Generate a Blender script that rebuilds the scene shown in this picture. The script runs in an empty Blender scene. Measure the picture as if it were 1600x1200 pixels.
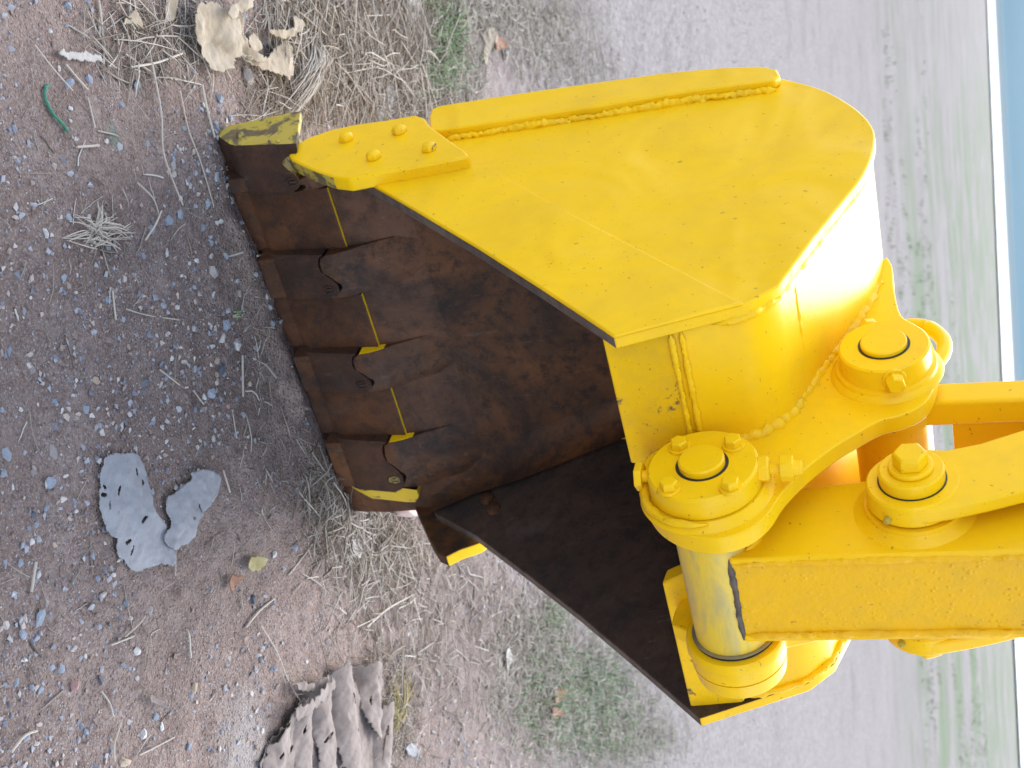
import bpy, bmesh, math, random
import numpy as np
from mathutils import Vector, Matrix

random.seed(7)
RNG = np.random.default_rng(11)
scene = bpy.context.scene
COL = scene.collection

# ------------------------------------------------------------------ camera
CAM = np.array([-1.2982, -2.6901, 1.6])
R = np.array([[0.8041999, 0.2217294, 0.55145136],
              [-0.59246266, 0.22500019, 0.77353921],
              [-0.04743972, 0.94879449, -0.31231152]])   # world axes in (right, up, forward) of the upright view
FPX = 2400.0
cam_d = bpy.data.cameras.new('camera')
cam = bpy.data.objects.new('camera', cam_d); COL.objects.link(cam)
ax = Vector(R[:, 1]); ay = -Vector(R[:, 0]); az = -Vector(R[:, 2])   # the camera was held turned on its side
M4 = Matrix((ax, ay, az)).transposed().to_4x4()
M4.translation = Vector(CAM)
cam.matrix_world = M4
cam_d.sensor_width = 36.0
cam_d.lens = FPX / 1600 * 36.0
cam_d.clip_start = 0.05; cam_d.clip_end = 5000
cam_d.dof.use_dof = True
cam_d.dof.focus_distance = 2.75
cam_d.dof.aperture_fstop = 7.0
scene.camera = cam

# ------------------------------------------------------------------ sky, sun, exposure
SUN_EL, SUN_AZ = math.radians(46), math.radians(38)     # azimuth from +Y towards +X
world = bpy.data.worlds.new('World'); scene.world = world; world.use_nodes = True
wn = world.node_tree; wn.nodes.clear()
wo = wn.nodes.new('ShaderNodeOutputWorld'); wb = wn.nodes.new('ShaderNodeBackground')
sky = wn.nodes.new('ShaderNodeTexSky'); sky.sky_type = 'NISHITA'; sky.sun_disc = False
sky.sun_elevation = SUN_EL; sky.sun_rotation = SUN_AZ
sky.air_density = 1.0; sky.dust_density = 1.0; sky.ozone_density = 1.0
wb.inputs['Strength'].default_value = 0.15
hs = wn.nodes.new('ShaderNodeHueSaturation'); hs.inputs['Saturation'].default_value = .58
wn.links.new(sky.outputs[0], hs.inputs['Color']); wn.links.new(hs.outputs[0], wb.inputs['Color']); wn.links.new(wb.outputs[0], wo.inputs[0])
sun_d = bpy.data.lights.new('sun', 'SUN'); sun_d.energy = 1.1; sun_d.angle = math.radians(50)
sun_d.color = (1.0, 0.95, 0.88)
sun = bpy.data.objects.new('sun', sun_d); COL.objects.link(sun)
sdir = Vector((math.cos(SUN_EL) * math.sin(SUN_AZ), math.cos(SUN_EL) * math.cos(SUN_AZ), math.sin(SUN_EL)))
sun.rotation_euler = (-sdir).to_track_quat('-Z', 'Y').to_euler()
sun.location = (4, 6, 8)
vs = scene.view_settings
vs.view_transform = 'Standard'; vs.look = 'None'; vs.gamma = 1; vs.use_curve_mapping = False
vs.exposure = 1.86

# ------------------------------------------------------------------ measuring helpers (surveyed points -> world metres)
def ray(x, y): return R @ np.array([y - 600., x - 800., FPX])
def G(x, y, z=0.0):
    d = ray(x, y); return CAM + (z - CAM[2]) / d[2] * d
def PX(x, y, X):
    d = ray(x, y); return CAM + (X - CAM[0]) / d[0] * d
def PY(x, y, Y):
    d = ray(x, y); return CAM + (Y - CAM[1]) / d[1] * d
def YZ(pts, X): return [tuple(PX(x, y, X)[1:]) for x, y in pts]

# ------------------------------------------------------------------ noise (numpy value noise)
def _hash(ix, iy, seed):
    h = (ix.astype(np.int64) * 374761393 + iy.astype(np.int64) * 668265263 + seed * 974711) & 0x7fffffff
    h = ((h ^ (h >> 13)) * 1274126177) & 0x7fffffff
    return ((h ^ (h >> 16)) & 0xffff) / 65535.0
def vnoise(x, y, seed=0):
    x = np.asarray(x, float); y = np.asarray(y, float)
    ix = np.floor(x); iy = np.floor(y); fx = x - ix; fy = y - iy
    fx = fx * fx * (3 - 2 * fx); fy = fy * fy * (3 - 2 * fy)
    a = _hash(ix, iy, seed); b = _hash(ix + 1, iy, seed); c = _hash(ix, iy + 1, seed); d = _hash(ix + 1, iy + 1, seed)
    return (a * (1 - fx) + b * fx) * (1 - fy) + (c * (1 - fx) + d * fx) * fy - 0.5
def fbm(x, y, seed=0, octv=4):
    s = 0; a = 1
    for k in range(octv):
        s = s + a * vnoise(x * 2 ** k, y * 2 ** k, seed + k * 17); a *= 0.5
    return s

# ------------------------------------------------------------------ object helpers
def tag(o, label=None, cat=None, group=None, kind=None):
    if label: o['label'] = label
    if cat: o['category'] = cat
    if group: o['group'] = group
    if kind: o['kind'] = kind
    return o
def link_mesh(name, me, mat=None, parent=None):
    o = bpy.data.objects.new(name, me); COL.objects.link(o)
    if mat is not None:
        for m in (mat if isinstance(mat, (list, tuple)) else [mat]): me.materials.append(m)
    if parent is not None: o.parent = parent
    return o
def empty(name, loc, label, cat, group=None):
    o = bpy.data.objects.new(name, None); COL.objects.link(o); o.location = loc
    o.empty_display_size = 0.1
    return tag(o, label, cat, group)
def root_loc(p):
    v = Vector((0, 0, 0))
    while p is not None: v += Vector(p.location); p = p.parent
    return v
def build(name, bm, mat, parent=None, bevel=0.0, seg=2, smooth=35, org=None):
    """links a bmesh written in world metres as one mesh object under parent"""
    bmesh.ops.recalc_face_normals(bm, faces=bm.faces)
    off = root_loc(parent); loc = Vector((0, 0, 0))
    if org is not None: loc = Vector(org) - off
    bmesh.ops.translate(bm, verts=bm.verts, vec=-(off + loc))
    me = bpy.data.meshes.new(name); bm.to_mesh(me); bm.free()
    for p in me.polygons: p.use_smooth = True
    me.set_sharp_from_angle(angle=math.radians(smooth))
    o = link_mesh(name, me, mat, parent); o.location = loc
    if bevel > 0:
        md = o.modifiers.new('bevel', 'BEVEL'); md.width = bevel; md.segments = seg
        md.limit_method = 'ANGLE'; md.angle_limit = math.radians(32); md.harden_normals = False
    return o
def dup(o, loc, parent, **kw):
    c = o.copy(); COL.objects.link(c); c.parent = parent; c.location = loc
    for k, v in kw.items(): c[k] = v
    return c
def prism(bm, yz, x0, x1):
    """polygon in the YZ plane extruded from x0 to x1; x may be a function of (y, z)"""
    f0 = x0 if callable(x0) else (lambda y, z: x0); f1 = x1 if callable(x1) else (lambda y, z: x1)
    a = [bm.verts.new((f0(y, z), y, z)) for y, z in yz]; b = [bm.verts.new((f1(y, z), y, z)) for y, z in yz]
    n = len(yz)
    bm.faces.new(a); bm.faces.new(list(reversed(b)))
    for i in range(n): bm.faces.new((a[i], b[i], b[(i + 1) % n], a[(i + 1) % n]))
    return bm
def xzprism(bm, xz, yf, yb):
    """polygon in XZ, thickness from yf(z) to yb(z)"""
    a = [bm.verts.new((x, yf(x, z), z)) for x, z in xz]; b = [bm.verts.new((x, yb(x, z), z)) for x, z in xz]
    n = len(xz)
    bm.faces.new(a); bm.faces.new(list(reversed(b)))
    for i in range(n): bm.faces.new((a[i], b[i], b[(i + 1) % n], a[(i + 1) % n]))
    return bm
def box(bm, x0, x1, y0, y1, z0, z1):
    return prism(bm, [(y0, z0), (y1, z0), (y1, z1), (y0, z1)], x0, x1)
def frame(axis):
    a = Vector(axis).normalized()
    u = a.cross(Vector((0.3, 0.2, 1)) if abs(a.z) < .9 else Vector((1, 0, 0))).normalized()
    return a, u, a.cross(u)
def lathe(bm, org, axis, prof, n=48, phase=0.0, arc=None):
    a, u, w = frame(axis); org = Vector(org)
    rings = []
    for t, r in prof:
        ring = []
        for k in range(n):
            th = 2 * math.pi * k / n + phase
            ring.append(bm.verts.new(org + a * t + (u * math.cos(th) + w * math.sin(th)) * r))
        rings.append(ring)
    for i in range(len(rings) - 1):
        for k in range(n):
            bm.faces.new((rings[i][k], rings[i][(k + 1) % n], rings[i + 1][(k + 1) % n], rings[i + 1][k]))
    bm.faces.new(rings[0]); bm.faces.new(list(reversed(rings[-1])))
    return bm
def hexbolt(bm, org, axis, r, h, wash=0.0, phase=0.2):
    if wash > 0:
        lathe(bm, org, axis, [(0, wash), (0.004, wash), (0.0045, wash * .96)], 24)
        org = Vector(org) + Vector(axis).normalized() * 0.0046
    lathe(bm, org, axis, [(0, r), (h * .82, r), (h, r * .86)], 6, phase)
    return bm
def tube(bm, pts, r, n=8, close_ends=True, rfun=None):
    pts = [Vector(p) for p in pts]; rings = []
    for i, p in enumerate(pts):
        d = (pts[min(i + 1, len(pts) - 1)] - pts[max(i - 1, 0)]).normalized()
        a, u, w = frame(d)
        ring = []
        for k in range(n):
            th = 2 * math.pi * k / n
            rr = r * (rfun(i, k) if rfun else 1)
            ring.append(bm.verts.new(p + (u * math.cos(th) + w * math.sin(th)) * rr))
        rings.append(ring)
    for i in range(len(rings) - 1):
        for k in range(n):
            bm.faces.new((rings[i][k], rings[i][(k + 1) % n], rings[i + 1][(k + 1) % n], rings[i + 1][k]))
    if close_ends: bm.faces.new(rings[0]); bm.faces.new(list(reversed(rings[-1])))
    return bm
def spline(pts, n=6, closed=False):
    P = [np.array(p, float) for p in pts]; out = []; N = len(P)
    rng = range(N if closed else N - 1)
    for i in rng:
        if closed: p0, p1, p2, p3 = P[(i - 1) % N], P[i], P[(i + 1) % N], P[(i + 2) % N]
        else: p0, p1, p2, p3 = P[max(i - 1, 0)], P[i], P[i + 1], P[min(i + 2, N - 1)]
        for k in range(n):
            t = k / n
            out.append(0.5 * ((2 * p1) + (p2 - p0) * t + (2 * p0 - 5 * p1 + 4 * p2 - p3) * t * t + (3 * p1 - p0 - 3 * p2 + p3) * t ** 3))
    if not closed: out.append(P[-1])
    return [tuple(p) for p in out]
def weld(name, pts, r, mat, parent, step=0.006, amp=0.35, ripple=0.012):
    """a lumpy hand-laid weld bead along a path"""
    P = [Vector(p) for p in pts]; Q = []
    for i in range(len(P) - 1):
        n = max(1, int((P[i + 1] - P[i]).length / step))
        for k in range(n): Q.append(P[i].lerp(P[i + 1], k / n))
    Q.append(P[-1])
    ph = random.random() * 50
    noise = vnoise(np.arange(len(Q))[:, None] * .55 + ph, np.arange(9)[None, :] * .8 + ph, 5) + .7 * vnoise(np.arange(len(Q))[:, None] * 1.3 + ph, np.arange(9)[None, :] * 1.9 + ph, 6)
    big = vnoise(np.arange(len(Q)) * .12 + ph, np.zeros(len(Q)), 9)
    Q = [q + Vector((0, noise[i, 2] * r * .3, noise[i, 5] * r * .3)) for i, q in enumerate(Q)]
    bm = bmesh.new()
    nq = len(Q)
    tube(bm, Q, r, 9, True, lambda i, k: min(1, .15 + i / 4, .15 + (nq - 1 - i) / 4) * (1 + amp * 1.6 * noise[i, k] + .5 * big[i] + .10 * math.sin(i * step / ripple * 6.28)))
    return build(name, bm, mat, parent, smooth=80)
def mesh_np(name, V, F, mat, parent=None, smooth=True):
    """fast mesh from numpy verts and equal-size faces"""
    me = bpy.data.meshes.new(name); nv = len(V); nf, k = F.shape
    me.vertices.add(nv); me.vertices.foreach_set('co', np.asarray(V, np.float32).ravel())
    me.loops.add(nf * k); me.loops.foreach_set('vertex_index', F.astype(np.int32).ravel())
    me.polygons.add(nf); me.polygons.foreach_set('loop_start', np.arange(nf, dtype=np.int32) * k)
    me.polygons.foreach_set('use_smooth', np.full(nf, smooth))
    me.update(calc_edges=True); me.validate()
    return link_mesh(name, me, mat, parent)

# ------------------------------------------------------------------ material helpers
class NT:
    def __init__(s, name):
        s.m = bpy.data.materials.new(name); s.m.use_nodes = True
        s.t = s.m.node_tree; s.b = s.t.nodes['Principled BSDF']
        s.tc = s.t.nodes.new('ShaderNodeTexCoord')
        s.co = s.tc.outputs['Object']
    def n(s, typ, **kw):
        nd = s.t.nodes.new('ShaderNode' + typ)
        for k, v in kw.items():
            if k in nd.inputs: nd.inputs[k].default_value = v
            else: setattr(nd, k, v)
        return nd
    def l(s, a, b): s.t.links.new(a, b)
    def noise(s, scale, detail=4, rough=.55, dist=0, co=None):
        nd = s.n('TexNoise'); nd.inputs['Scale'].default_value = scale; nd.inputs['Detail'].default_value = detail
        nd.inputs['Roughness'].default_value = rough; nd.inputs['Distortion'].default_value = dist
        s.l(co if co is not None else s.co, nd.inputs['Vector']); return nd.outputs['Fac']
    def voro(s, scale, feature='F1', co=None, out='Distance'):
        nd = s.n('TexVoronoi'); nd.feature = feature; nd.inputs['Scale'].default_value = scale
        s.l(co if co is not None else s.co, nd.inputs['Vector']); return nd.outputs[out]
    def stretch(s, sc):
        mp = s.n('Mapping'); mp.inputs['Scale'].default_value = sc; s.l(s.co, mp.inputs['Vector']); return mp.outputs[0]
    def ramp(s, fac, stops, interp='LINEAR'):
        r = s.n('ValToRGB'); cr = r.color_ramp; cr.interpolation = interp
        while len(cr.elements) < len(stops): cr.elements.new(.5)
        for e, (p, c) in zip(cr.elements, stops):
            e.position = p; e.color = (c, c, c, 1) if not isinstance(c, tuple) else (*c, 1)
        s.l(fac, r.inputs['Fac']); return r.outputs['Color']
    def mix(s, fac, a, b, typ='MIX'):
        m = s.n('Mix'); m.data_type = 'RGBA'; m.blend_type = typ; m.clamp_factor = True
        for val, idx in ((fac, 0), (a, 6), (b, 7)):
            if hasattr(val, 'is_linked') or hasattr(val, 'links'): s.l(val, m.inputs[idx])
            elif idx == 0: m.inputs[0].default_value = val
            else: m.inputs[idx].default_value = (*val, 1)
        return m.outputs[2]
    def math(s, op, a, b=None):
        m = s.n('Math'); m.operation = op
        for v, i in ((a, 0), (b, 1)):
            if v is None: continue
            if hasattr(v, 'links'): s.l(v, m.inputs[i])
            else: m.inputs[i].default_value = v
        return m.outputs[0]
    def bump(s, h, strength, dist=.002, prev=None):
        b = s.n('Bump'); b.inputs['Strength'].default_value = strength; b.inputs['Distance'].default_value = dist
        s.l(h, b.inputs['Height'])
        if prev is not None: s.l(prev, b.inputs['Normal'])
        return b.outputs[0]
    def out(s, color=None, rough=None, normal=None, **kw):
        if color is not None:
            if hasattr(color, 'links'): s.l(color, s.b.inputs['Base Color'])
            else: s.b.inputs['Base Color'].default_value = (*color, 1)
        if rough is not None:
            if hasattr(rough, 'links'): s.l(rough, s.b.inputs['Roughness'])
            else: s.b.inputs['Roughness'].default_value = rough
        if normal is not None: s.l(normal, s.b.inputs['Normal'])
        for k, v in kw.items(): s.b.inputs[k].default_value = v
        return s.m

YEL = (0.84, 0.512, 0.004)
def paint(name, rough=.32, lumps=0.0, wear=0.0, dirt=0.15, tint=YEL, dents=False):
    t = NT(name)
    big = t.noise(3.0, 3); mid = t.noise(25, 5); fine = t.noise(420, 3)
    c = t.mix(t.ramp(big, [(.3, 0.0), (.7, 1.0)]), tint, tuple(min(1, v * 1.07) for v in tint))
    c = t.mix(t.math('MULTIPLY', t.ramp(mid, [(.45, 0.0), (.8, 1.0)]), dirt), c, (.46, .31, .06))
    # specks of dirt and chips
    sp = t.ramp(t.noise(80, 2, .7), [(.695, 0.0), (.72, 1.0)])
    c = t.mix(t.math('MULTIPLY', sp, .55), c, (.22, .11, .03))
    c = t.mix(t.math('MULTIPLY', t.ramp(t.noise(5, 6, .7, .5), [(.50, 0.0), (.74, 1.0)]), .30), c, tuple(v * .72 for v in tint[:2]) + (.02,))
    chip = t.ramp(t.noise(210, 3, .6), [(.685, 0.0), (.70, 1.0)])
    c = t.mix(t.math('MULTIPLY', chip, t.ramp(t.noise(4, 3), [(.48, 0.0), (.60, .8)])), c, (.30, .17, .05))
    # fine hair scratches running at two angles
    sc = t.ramp(t.noise(9, 3, .6, 1.5, t.stretch((1, 9, 1))), [(.495, 0.0), (.4985, 1.0), (.502, 0.0)])
    msk = t.ramp(t.noise(6, 2), [(.58, 0.0), (.66, 1.0)])
    c = t.mix(t.math('MULTIPLY', t.math('MULTIPLY', sc, msk), .35), c, (.40, .24, .06))
    if wear > 0:
        w = t.ramp(t.noise(16, 7, .68, .6), [(.62 - wear * .3, 0.0), (.68 - wear * .3, 1.0)])
        under = t.mix(t.noise(40, 4), (.20, .155, .075), (.075, .05, .036))
        c = t.mix(w, c, under)
        t.l(t.mix(w, (rough,) * 3, (.6,) * 3), t.b.inputs['Roughness'])
    nrm = t.bump(fine, .10, .0006)
    if lumps > 0:
        v = t.ramp(t.voro(85), [(.0, 1.0), (.35, 0.0)])
        lm = t.math('MULTIPLY', v, t.ramp(t.noise(14, 3), [(.45, 0.0), (.62, 1.0)]))
        h = t.math('ADD', t.math('MULTIPLY', t.noise(75, 5, .6), .8), lm)
        nrm = t.bump(h, lumps, .003, nrm)
    if dents:
        nrm = t.bump(t.noise(4.2, 2, .45, .6), .7, .03, nrm)
    else:
        nrm = t.bump(t.noise(12, 2), .25, .003, nrm)
    return t.out(c, rough if wear == 0 else None, nrm, **{'Specular IOR Level': .22})
M = {}
M['paint'] = paint('yellow_paint')
M['paint_side'] = paint('yellow_side_paint', rough=.36, dents=True, dirt=.10)
M['paint_arm'] = paint('yellow_arm_paint', rough=.30, tint=(.85, .500, .004), dirt=.08)
M['paint_rough'] = paint('spattered_yellow_paint', rough=.42, lumps=.55, tint=(.79, .430, .004), dirt=.25)
M['paint_weld'] = paint('painted_weld', rough=.38, lumps=.5, dirt=.3)
M['paint_worn'] = paint('worn_yellow_paint', rough=.5, wear=.42, tint=(.42, .33, .055), dirt=.6)
M['paint_chip'] = paint('chipped_yellow_paint', rough=.4, wear=.10, dirt=.35, lumps=.35)

M['paint_cheek'] = paint('dusty_yellow_paint', rough=.45, wear=.12, tint=(.62, .42, .03), dirt=.5)
def rust(name, lo, hi, black=.5, blue=.25, bs=.5):
    t = NT(name)
    a = t.noise(4, 7, .68, .8); b = t.noise(30, 7, .75); c0 = t.noise(170, 4, .7)
    c = t.mix(t.ramp(a, [(.32, 0.0), (.66, 1.0)]), lo, hi)
    c = t.mix(t.math('MULTIPLY', t.ramp(b, [(.48, 0.0), (.62, 1.0)]), black), c, (.018, .014, .014))
    c = t.mix(t.math('MULTIPLY', t.ramp(t.noise(7, 5, .6, .8), [(.56, 0.0), (.72, 1.0)]), blue), c, (.13, .125, .13))
    c = t.mix(t.math('MULTIPLY', t.ramp(c0, [(.60, 0.0), (.72, 1.0)]), .4), c, (.17, .072, .03))
    st = t.stretch((1, 1, .12))
    c = t.mix(t.math('MULTIPLY', t.ramp(t.noise(60, 4, .7, 0, st), [(.62, 0.0), (.75, 1.0)]), .25), c, (.24, .19, .16))
    r = t.ramp(b, [(.3, .42), (.7, .72)])
    h = t.math('ADD', t.math('MULTIPLY', b, .6), c0)
    return t.out(c, r, t.bump(h, bs, .0022), **{'Specular IOR Level': .28})
M['rust_floor'] = rust('rusted_floor_steel', (.016, .011, .010), (.128, .050, .019), .75, .07)
M['rust_tooth'] = rust('rusted_tooth_steel', (.022, .014, .012), (.078, .036, .021), .55, .10)
M['rust_lip'] = rust('rusted_lip_steel', (.028, .015, .011), (.135, .055, .025), .5, .08)
M['rust_dark'] = rust('dark_scale_steel', (.026, .021, .022), (.080, .048, .034), .6, .2)
M['rust_edge'] = rust('scuffed_edge_steel', (.07, .05, .045), (.16, .13, .11), .4, .4)
M['edge_light'] = rust('scuffed_pale_edge', (.20, .175, .13), (.36, .32, .24), .25, .3)
t = NT('black_rubber'); M['rubber'] = t.out((.012, .013, .018), .5)
t = NT('bare_worn_steel'); M['steel'] = t.out(t.mix(t.noise(30, 5), (.22, .20, .17), (.42, .38, .30)), .35, t.bump(t.noise(220, 3), .2, .001), Metallic=.6)
t = NT('grease_grey_paint')
M['greased'] = t.out(t.mix(t.ramp(t.noise(14, 6, .7, .8, t.stretch((.25, 1, 1))), [(.46, 0.0), (.64, 1.0)]), (.74, .51, .03), (.47, .37, .12)), .4, t.bump(t.noise(60, 4), .2, .002))

# ================================================================== GROUND
def spaced(lo, hi, step, far, g):
    core = list(np.arange(lo, hi + 1e-6, step)); s = step; v = core[-1]; up = []
    while v < far: s *= g; v += s; up.append(v)
    s = step; v = core[0]; dn = []
    while v > -far: s *= g; v -= s; dn.append(v)
    return np.array(list(reversed(dn)) + core + up)
gx = spaced(-.9, 2.3, .011, 420, 1.12); gy = spaced(-1.6, 2.4, .011, 520, 1.12)
def ground_h(x, y):
    d = np.hypot(x - .4, y); fade = np.clip(1.6 - d / 14, 0.15, 1)
    h = .030 * fbm(x * .8, y * .8, 3, 3) * np.clip(d / 1.6, .25, 1) + .018 * fbm(x * 5, y * 5, 21, 3)
    h = h + .0075 * fbm(x * 24, y * 24, 33, 3) + .004 * fbm(x * 75, y * 75, 41, 2)
    return h * fade - .004
XX, YY = np.meshgrid(gx, gy, indexing='ij')
ZZ = ground_h(XX, YY)
# soil pushed up in a low ridge along the line where the teeth have bitten in
ridge = np.exp(-((YY + .055) / .05) ** 2) * np.clip((XX + .1) / .1, 0, 1) * np.clip((1.0 - XX) / .1, 0, 1)
ZZ = ZZ + ridge * (.008 + .030 * np.clip(fbm(XX * 9, YY * 9, 77, 2) + .25, 0, 1))
nx, ny = len(gx), len(gy)
V = np.stack([XX.ravel(), YY.ravel(), ZZ.ravel()], 1)
I = np.arange(nx * ny).reshape(nx, ny)
F = np.stack([I[:-1, :-1].ravel(), I[1:, :-1].ravel(), I[1:, 1:].ravel(), I[:-1, 1:].ravel()], 1)
def ground_z(x, y):
    x = np.asarray(x, float); y = np.asarray(y, float)
    r = np.exp(-((y + .055) / .05) ** 2) * np.clip((x + .1) / .1, 0, 1) * np.clip((1.0 - x) / .1, 0, 1)
    return ground_h(x, y) + r * (.008 + .030 * np.clip(fbm(x * 9, y * 9, 77, 2) + .25, 0, 1))

t = NT('dirt_and_gravel')
sep = t.n('SeparateXYZ'); t.l(t.co, sep.inputs[0])
# distance into the lot, measured along the way the camera does not matter: plain world axes
dist = t.math('ADD', t.math('MULTIPLY', sep.outputs[1], .8), t.math('MULTIPLY', sep.outputs[0], .55))
wob = t.math('MULTIPLY', t.math('SUBTRACT', t.noise(.9, 3), .5), 1.6)
dd = t.math('ADD', dist, wob)
soil = t.mix(t.ramp(t.noise(2.5, 6, .6), [(.35, 0.0), (.65, 1.0)]), (.185, .136, .115), (.285, .222, .196))
soil = t.mix(t.ramp(t.noise(38, 5, .7), [(.40, 0.0), (.68, 1.0)]), soil, (.165, .115, .098))
soil = t.mix(t.math('MULTIPLY', t.ramp(t.noise(190, 3, .7), [(.5, 0.0), (.66, 1.0)]), .55), soil, (.42, .35, .32))
grit = t.ramp(t.voro(130, out='Color'), [(.0, (.12, .10, .10)), (.35, (.30, .23, .20)), (.6, (.27, .30, .36)), (1.0, (.52, .46, .42))])
gmask = t.math('MULTIPLY', t.ramp(t.voro(130), [(.18, 1.0), (.34, 0.0)]), t.ramp(t.noise(9, 4), [(.42, 0.0), (.6, 1.0)]))
near = t.mix(t.math('MULTIPLY', gmask, .8), soil, grit)
# paler, stonier lot beyond the straw line
gcol = t.ramp(t.voro(55, out='Color'), [(.0, (.11, .11, .125)), (.4, (.235, .21, .205)), (.7, (.30, .275, .265)), (1.0, (.46, .45, .44))])
pale = t.mix(t.ramp(t.noise(22, 6, .7), [(.3, 0.0), (.7, 1.0)]), (.170, .148, .138), (.262, .236, .228))
pale = t.mix(.42, pale, gcol)
pale = t.mix(t.math('MULTIPLY', t.ramp(t.noise(1.4, 7, .7), [(.54, 0.0), (.70, 1.0)]), .6), pale, (.15, .125, .115))
g = t.mix(t.ramp(t.math('MULTIPLY', dd, .1), [(.07, 0.0), (.30, 1.0)]), near, pale)
far2 = t.mix(t.ramp(t.noise(.35, 8, .75), [(.42, 0.0), (.60, 1.0)]), (.205, .188, .184), (.125, .111, .104))
g = t.mix(t.ramp(t.math('MULTIPLY', dd, .01), [(.06, 0.0), (.20, .55)]), g, far2)
# worn grass patches growing on the lot further out, thicker towards the right-hand side of the place
gr_n = t.noise(.22, 9, .74, .3)
fx = t.ramp(t.math('MULTIPLY', dist, .02), [(.30, 0.0), (.48, 1.0)])
side = t.ramp(t.math('MULTIPLY', t.math('SUBTRACT', sep.outputs[0], t.math('MULTIPLY', sep.outputs[1], .45)), .05), [(.0, .25), (.30, 1.0)])
gm = t.math('MULTIPLY', t.math('MULTIPLY', t.ramp(gr_n, [(.455, 0.0), (.56, 1.0)]), fx), side)
grc = t.mix(t.noise(3, 7, .7), (.060, .110, .042), (.15, .185, .105))
g = t.mix(t.math('MULTIPLY', gm, .85), g, grc)
def spot(x, y, r0, r1):
    p = G(x, y); vm = t.n('VectorMath'); vm.operation = 'DISTANCE'; t.l(t.co, vm.inputs[0]); vm.inputs[1].default_value = (p[0], p[1], .01)
    e = t.math('ADD', vm.outputs['Value'], t.math('MULTIPLY', t.math('SUBTRACT', t.noise(22, 5, .7), .5), .09))
    return t.ramp(e, [(r0, 1.0), (r1, 0.0)])
g = t.mix(t.math('MULTIPLY', spot(180, 215, .0, .035), .6), g, (.10, .19, .14))
g = t.mix(t.math('MULTIPLY', spot(385, 1165, .05, .16), .6), g, t.mix(t.noise(400, 2), (.22, .20, .19), (.42, .40, .39)))
h = t.math('ADD', t.noise(60, 6, .7), t.math('MULTIPLY', t.ramp(t.voro(120), [(0., 1.0), (.45, 0.0)]), .6))
M['ground'] = t.out(g, .92, t.bump(h, 1.0, .009), **{'Specular IOR Level': .2})
ground = tag(mesh_np('ground', V, F, M['ground']), kind='structure')

# far water beyond the lot: a pale flat strip under the horizon
bm = bmesh.new()
c0 = [(84, 208), (96, 118), (150, 60), (700, 215), (60, 660), (20, 420)]
f = bm.faces.new([bm.verts.new((x, y, .25)) for x, y in c0])
t = NT('pale_still_water'); M['water'] = t.out((.45, .52, .56), .45, t.bump(t.noise(.4, 4), .1, .05))
tag(build('lake_water', bm, M['water']), kind='structure')

# pale blue box added far beyond the lot to stand in for sky
hc = CAM[:2] + 620 * np.array([.58, .814]); hd = np.array([.814, -.58]); hn = np.array([.58, .814])
def hbox(bm, a0, a1, d0, d1, z0, z1):
    vs_ = [bm.verts.new((*(hc + hd * a + hn * d), z)) for z in (z0, z1) for a, d in ((a0, d0), (a1, d0), (a1, d1), (a0, d1))]
    for f in ((0, 1, 2, 3), (4, 5, 6, 7), (0, 1, 5, 4), (1, 2, 6, 5), (2, 3, 7, 6), (3, 0, 4, 7)): bm.faces.new([vs_[i] for i in f])
sky_box = empty('sky_stand_in', (hc[0], hc[1], 0), 'long pale blue box on the horizon, added to stand in for the sky', 'sky backdrop')
t = NT('pale_sky_blue'); M['sky_blue'] = t.out(t.mix(t.noise(.05, 4), (.30, .43, .49), (.33, .46, .51)), .5)
t = NT('pale_base_band'); M['band'] = t.out((.50, .56, .58), .6)
bm = bmesh.new(); hbox(bm, -420, 420, 0, 60, 2.6, 24); build('sky_panel', bm, M['sky_blue'], sky_box)
bm = bmesh.new(); hbox(bm, -421, 421, -.5, 60.5, -.5, 2.2); build('base_strip', bm, M['band'], sky_box)
bm = bmesh.new(); hbox(bm, -421, 421, -.8, 60.8, 2.2, 2.6); build('horizon_strip', bm, M['band'], sky_box)

# ================================================================== BUCKET
bucket = empty('excavator_bucket', (.44, 0, 0), 'large yellow painted excavator bucket with rusty inside, standing on its teeth on the dirt', 'excavator bucket')
TH = .022
# --- side plate outline at X = 0
arc_back = spline([(1215, 447), (1268, 375), (1318, 312), (1350, 270), (1366, 225), (1362, 196), (1335, 168), (1285, 140), (1220, 122)], 5)
side_px = [(500, 258), (570, 285), (660, 337), (750, 391), (845, 452), (940, 515), (959, 528), (1165, 475)] + arc_back + [(1080, 139), (940, 160), (800, 182), (680, 200), (560, 215), (492, 222)]
side_yz = YZ(side_px, 0.0)
INNER, OUTER, EDGE = 1, 0, 2
def side_mats(o, inner_sign):
    for p in o.data.polygons:
        n = p.normal
        if n.x * inner_sign > .6: p.material_index = 1
        elif n.y < -.3 and n.z < -.1: p.material_index = 2
bm = bmesh.new(); prism(bm, side_yz, 0.0, TH)
o = build('side_plate', bm, [M['paint_side'], M['rust_dark'], M['rust_edge']], bucket, .003)
side_mats(o, 1)
# thicker welded-on strip along the opening edge
strip_px = [(745, 253), (860, 318), (980, 381), (1095, 441), (1150, 470), (1163, 474), (959, 527), (940, 514), (845, 451), (750, 390), (660, 336), (580, 289), (640, 265)]
bm = bmesh.new(); prism(bm, YZ(strip_px, -.003), -.0060, .0015)
build('edge_plate', bm, M['paint_side'], bucket, .0045, 2)
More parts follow.
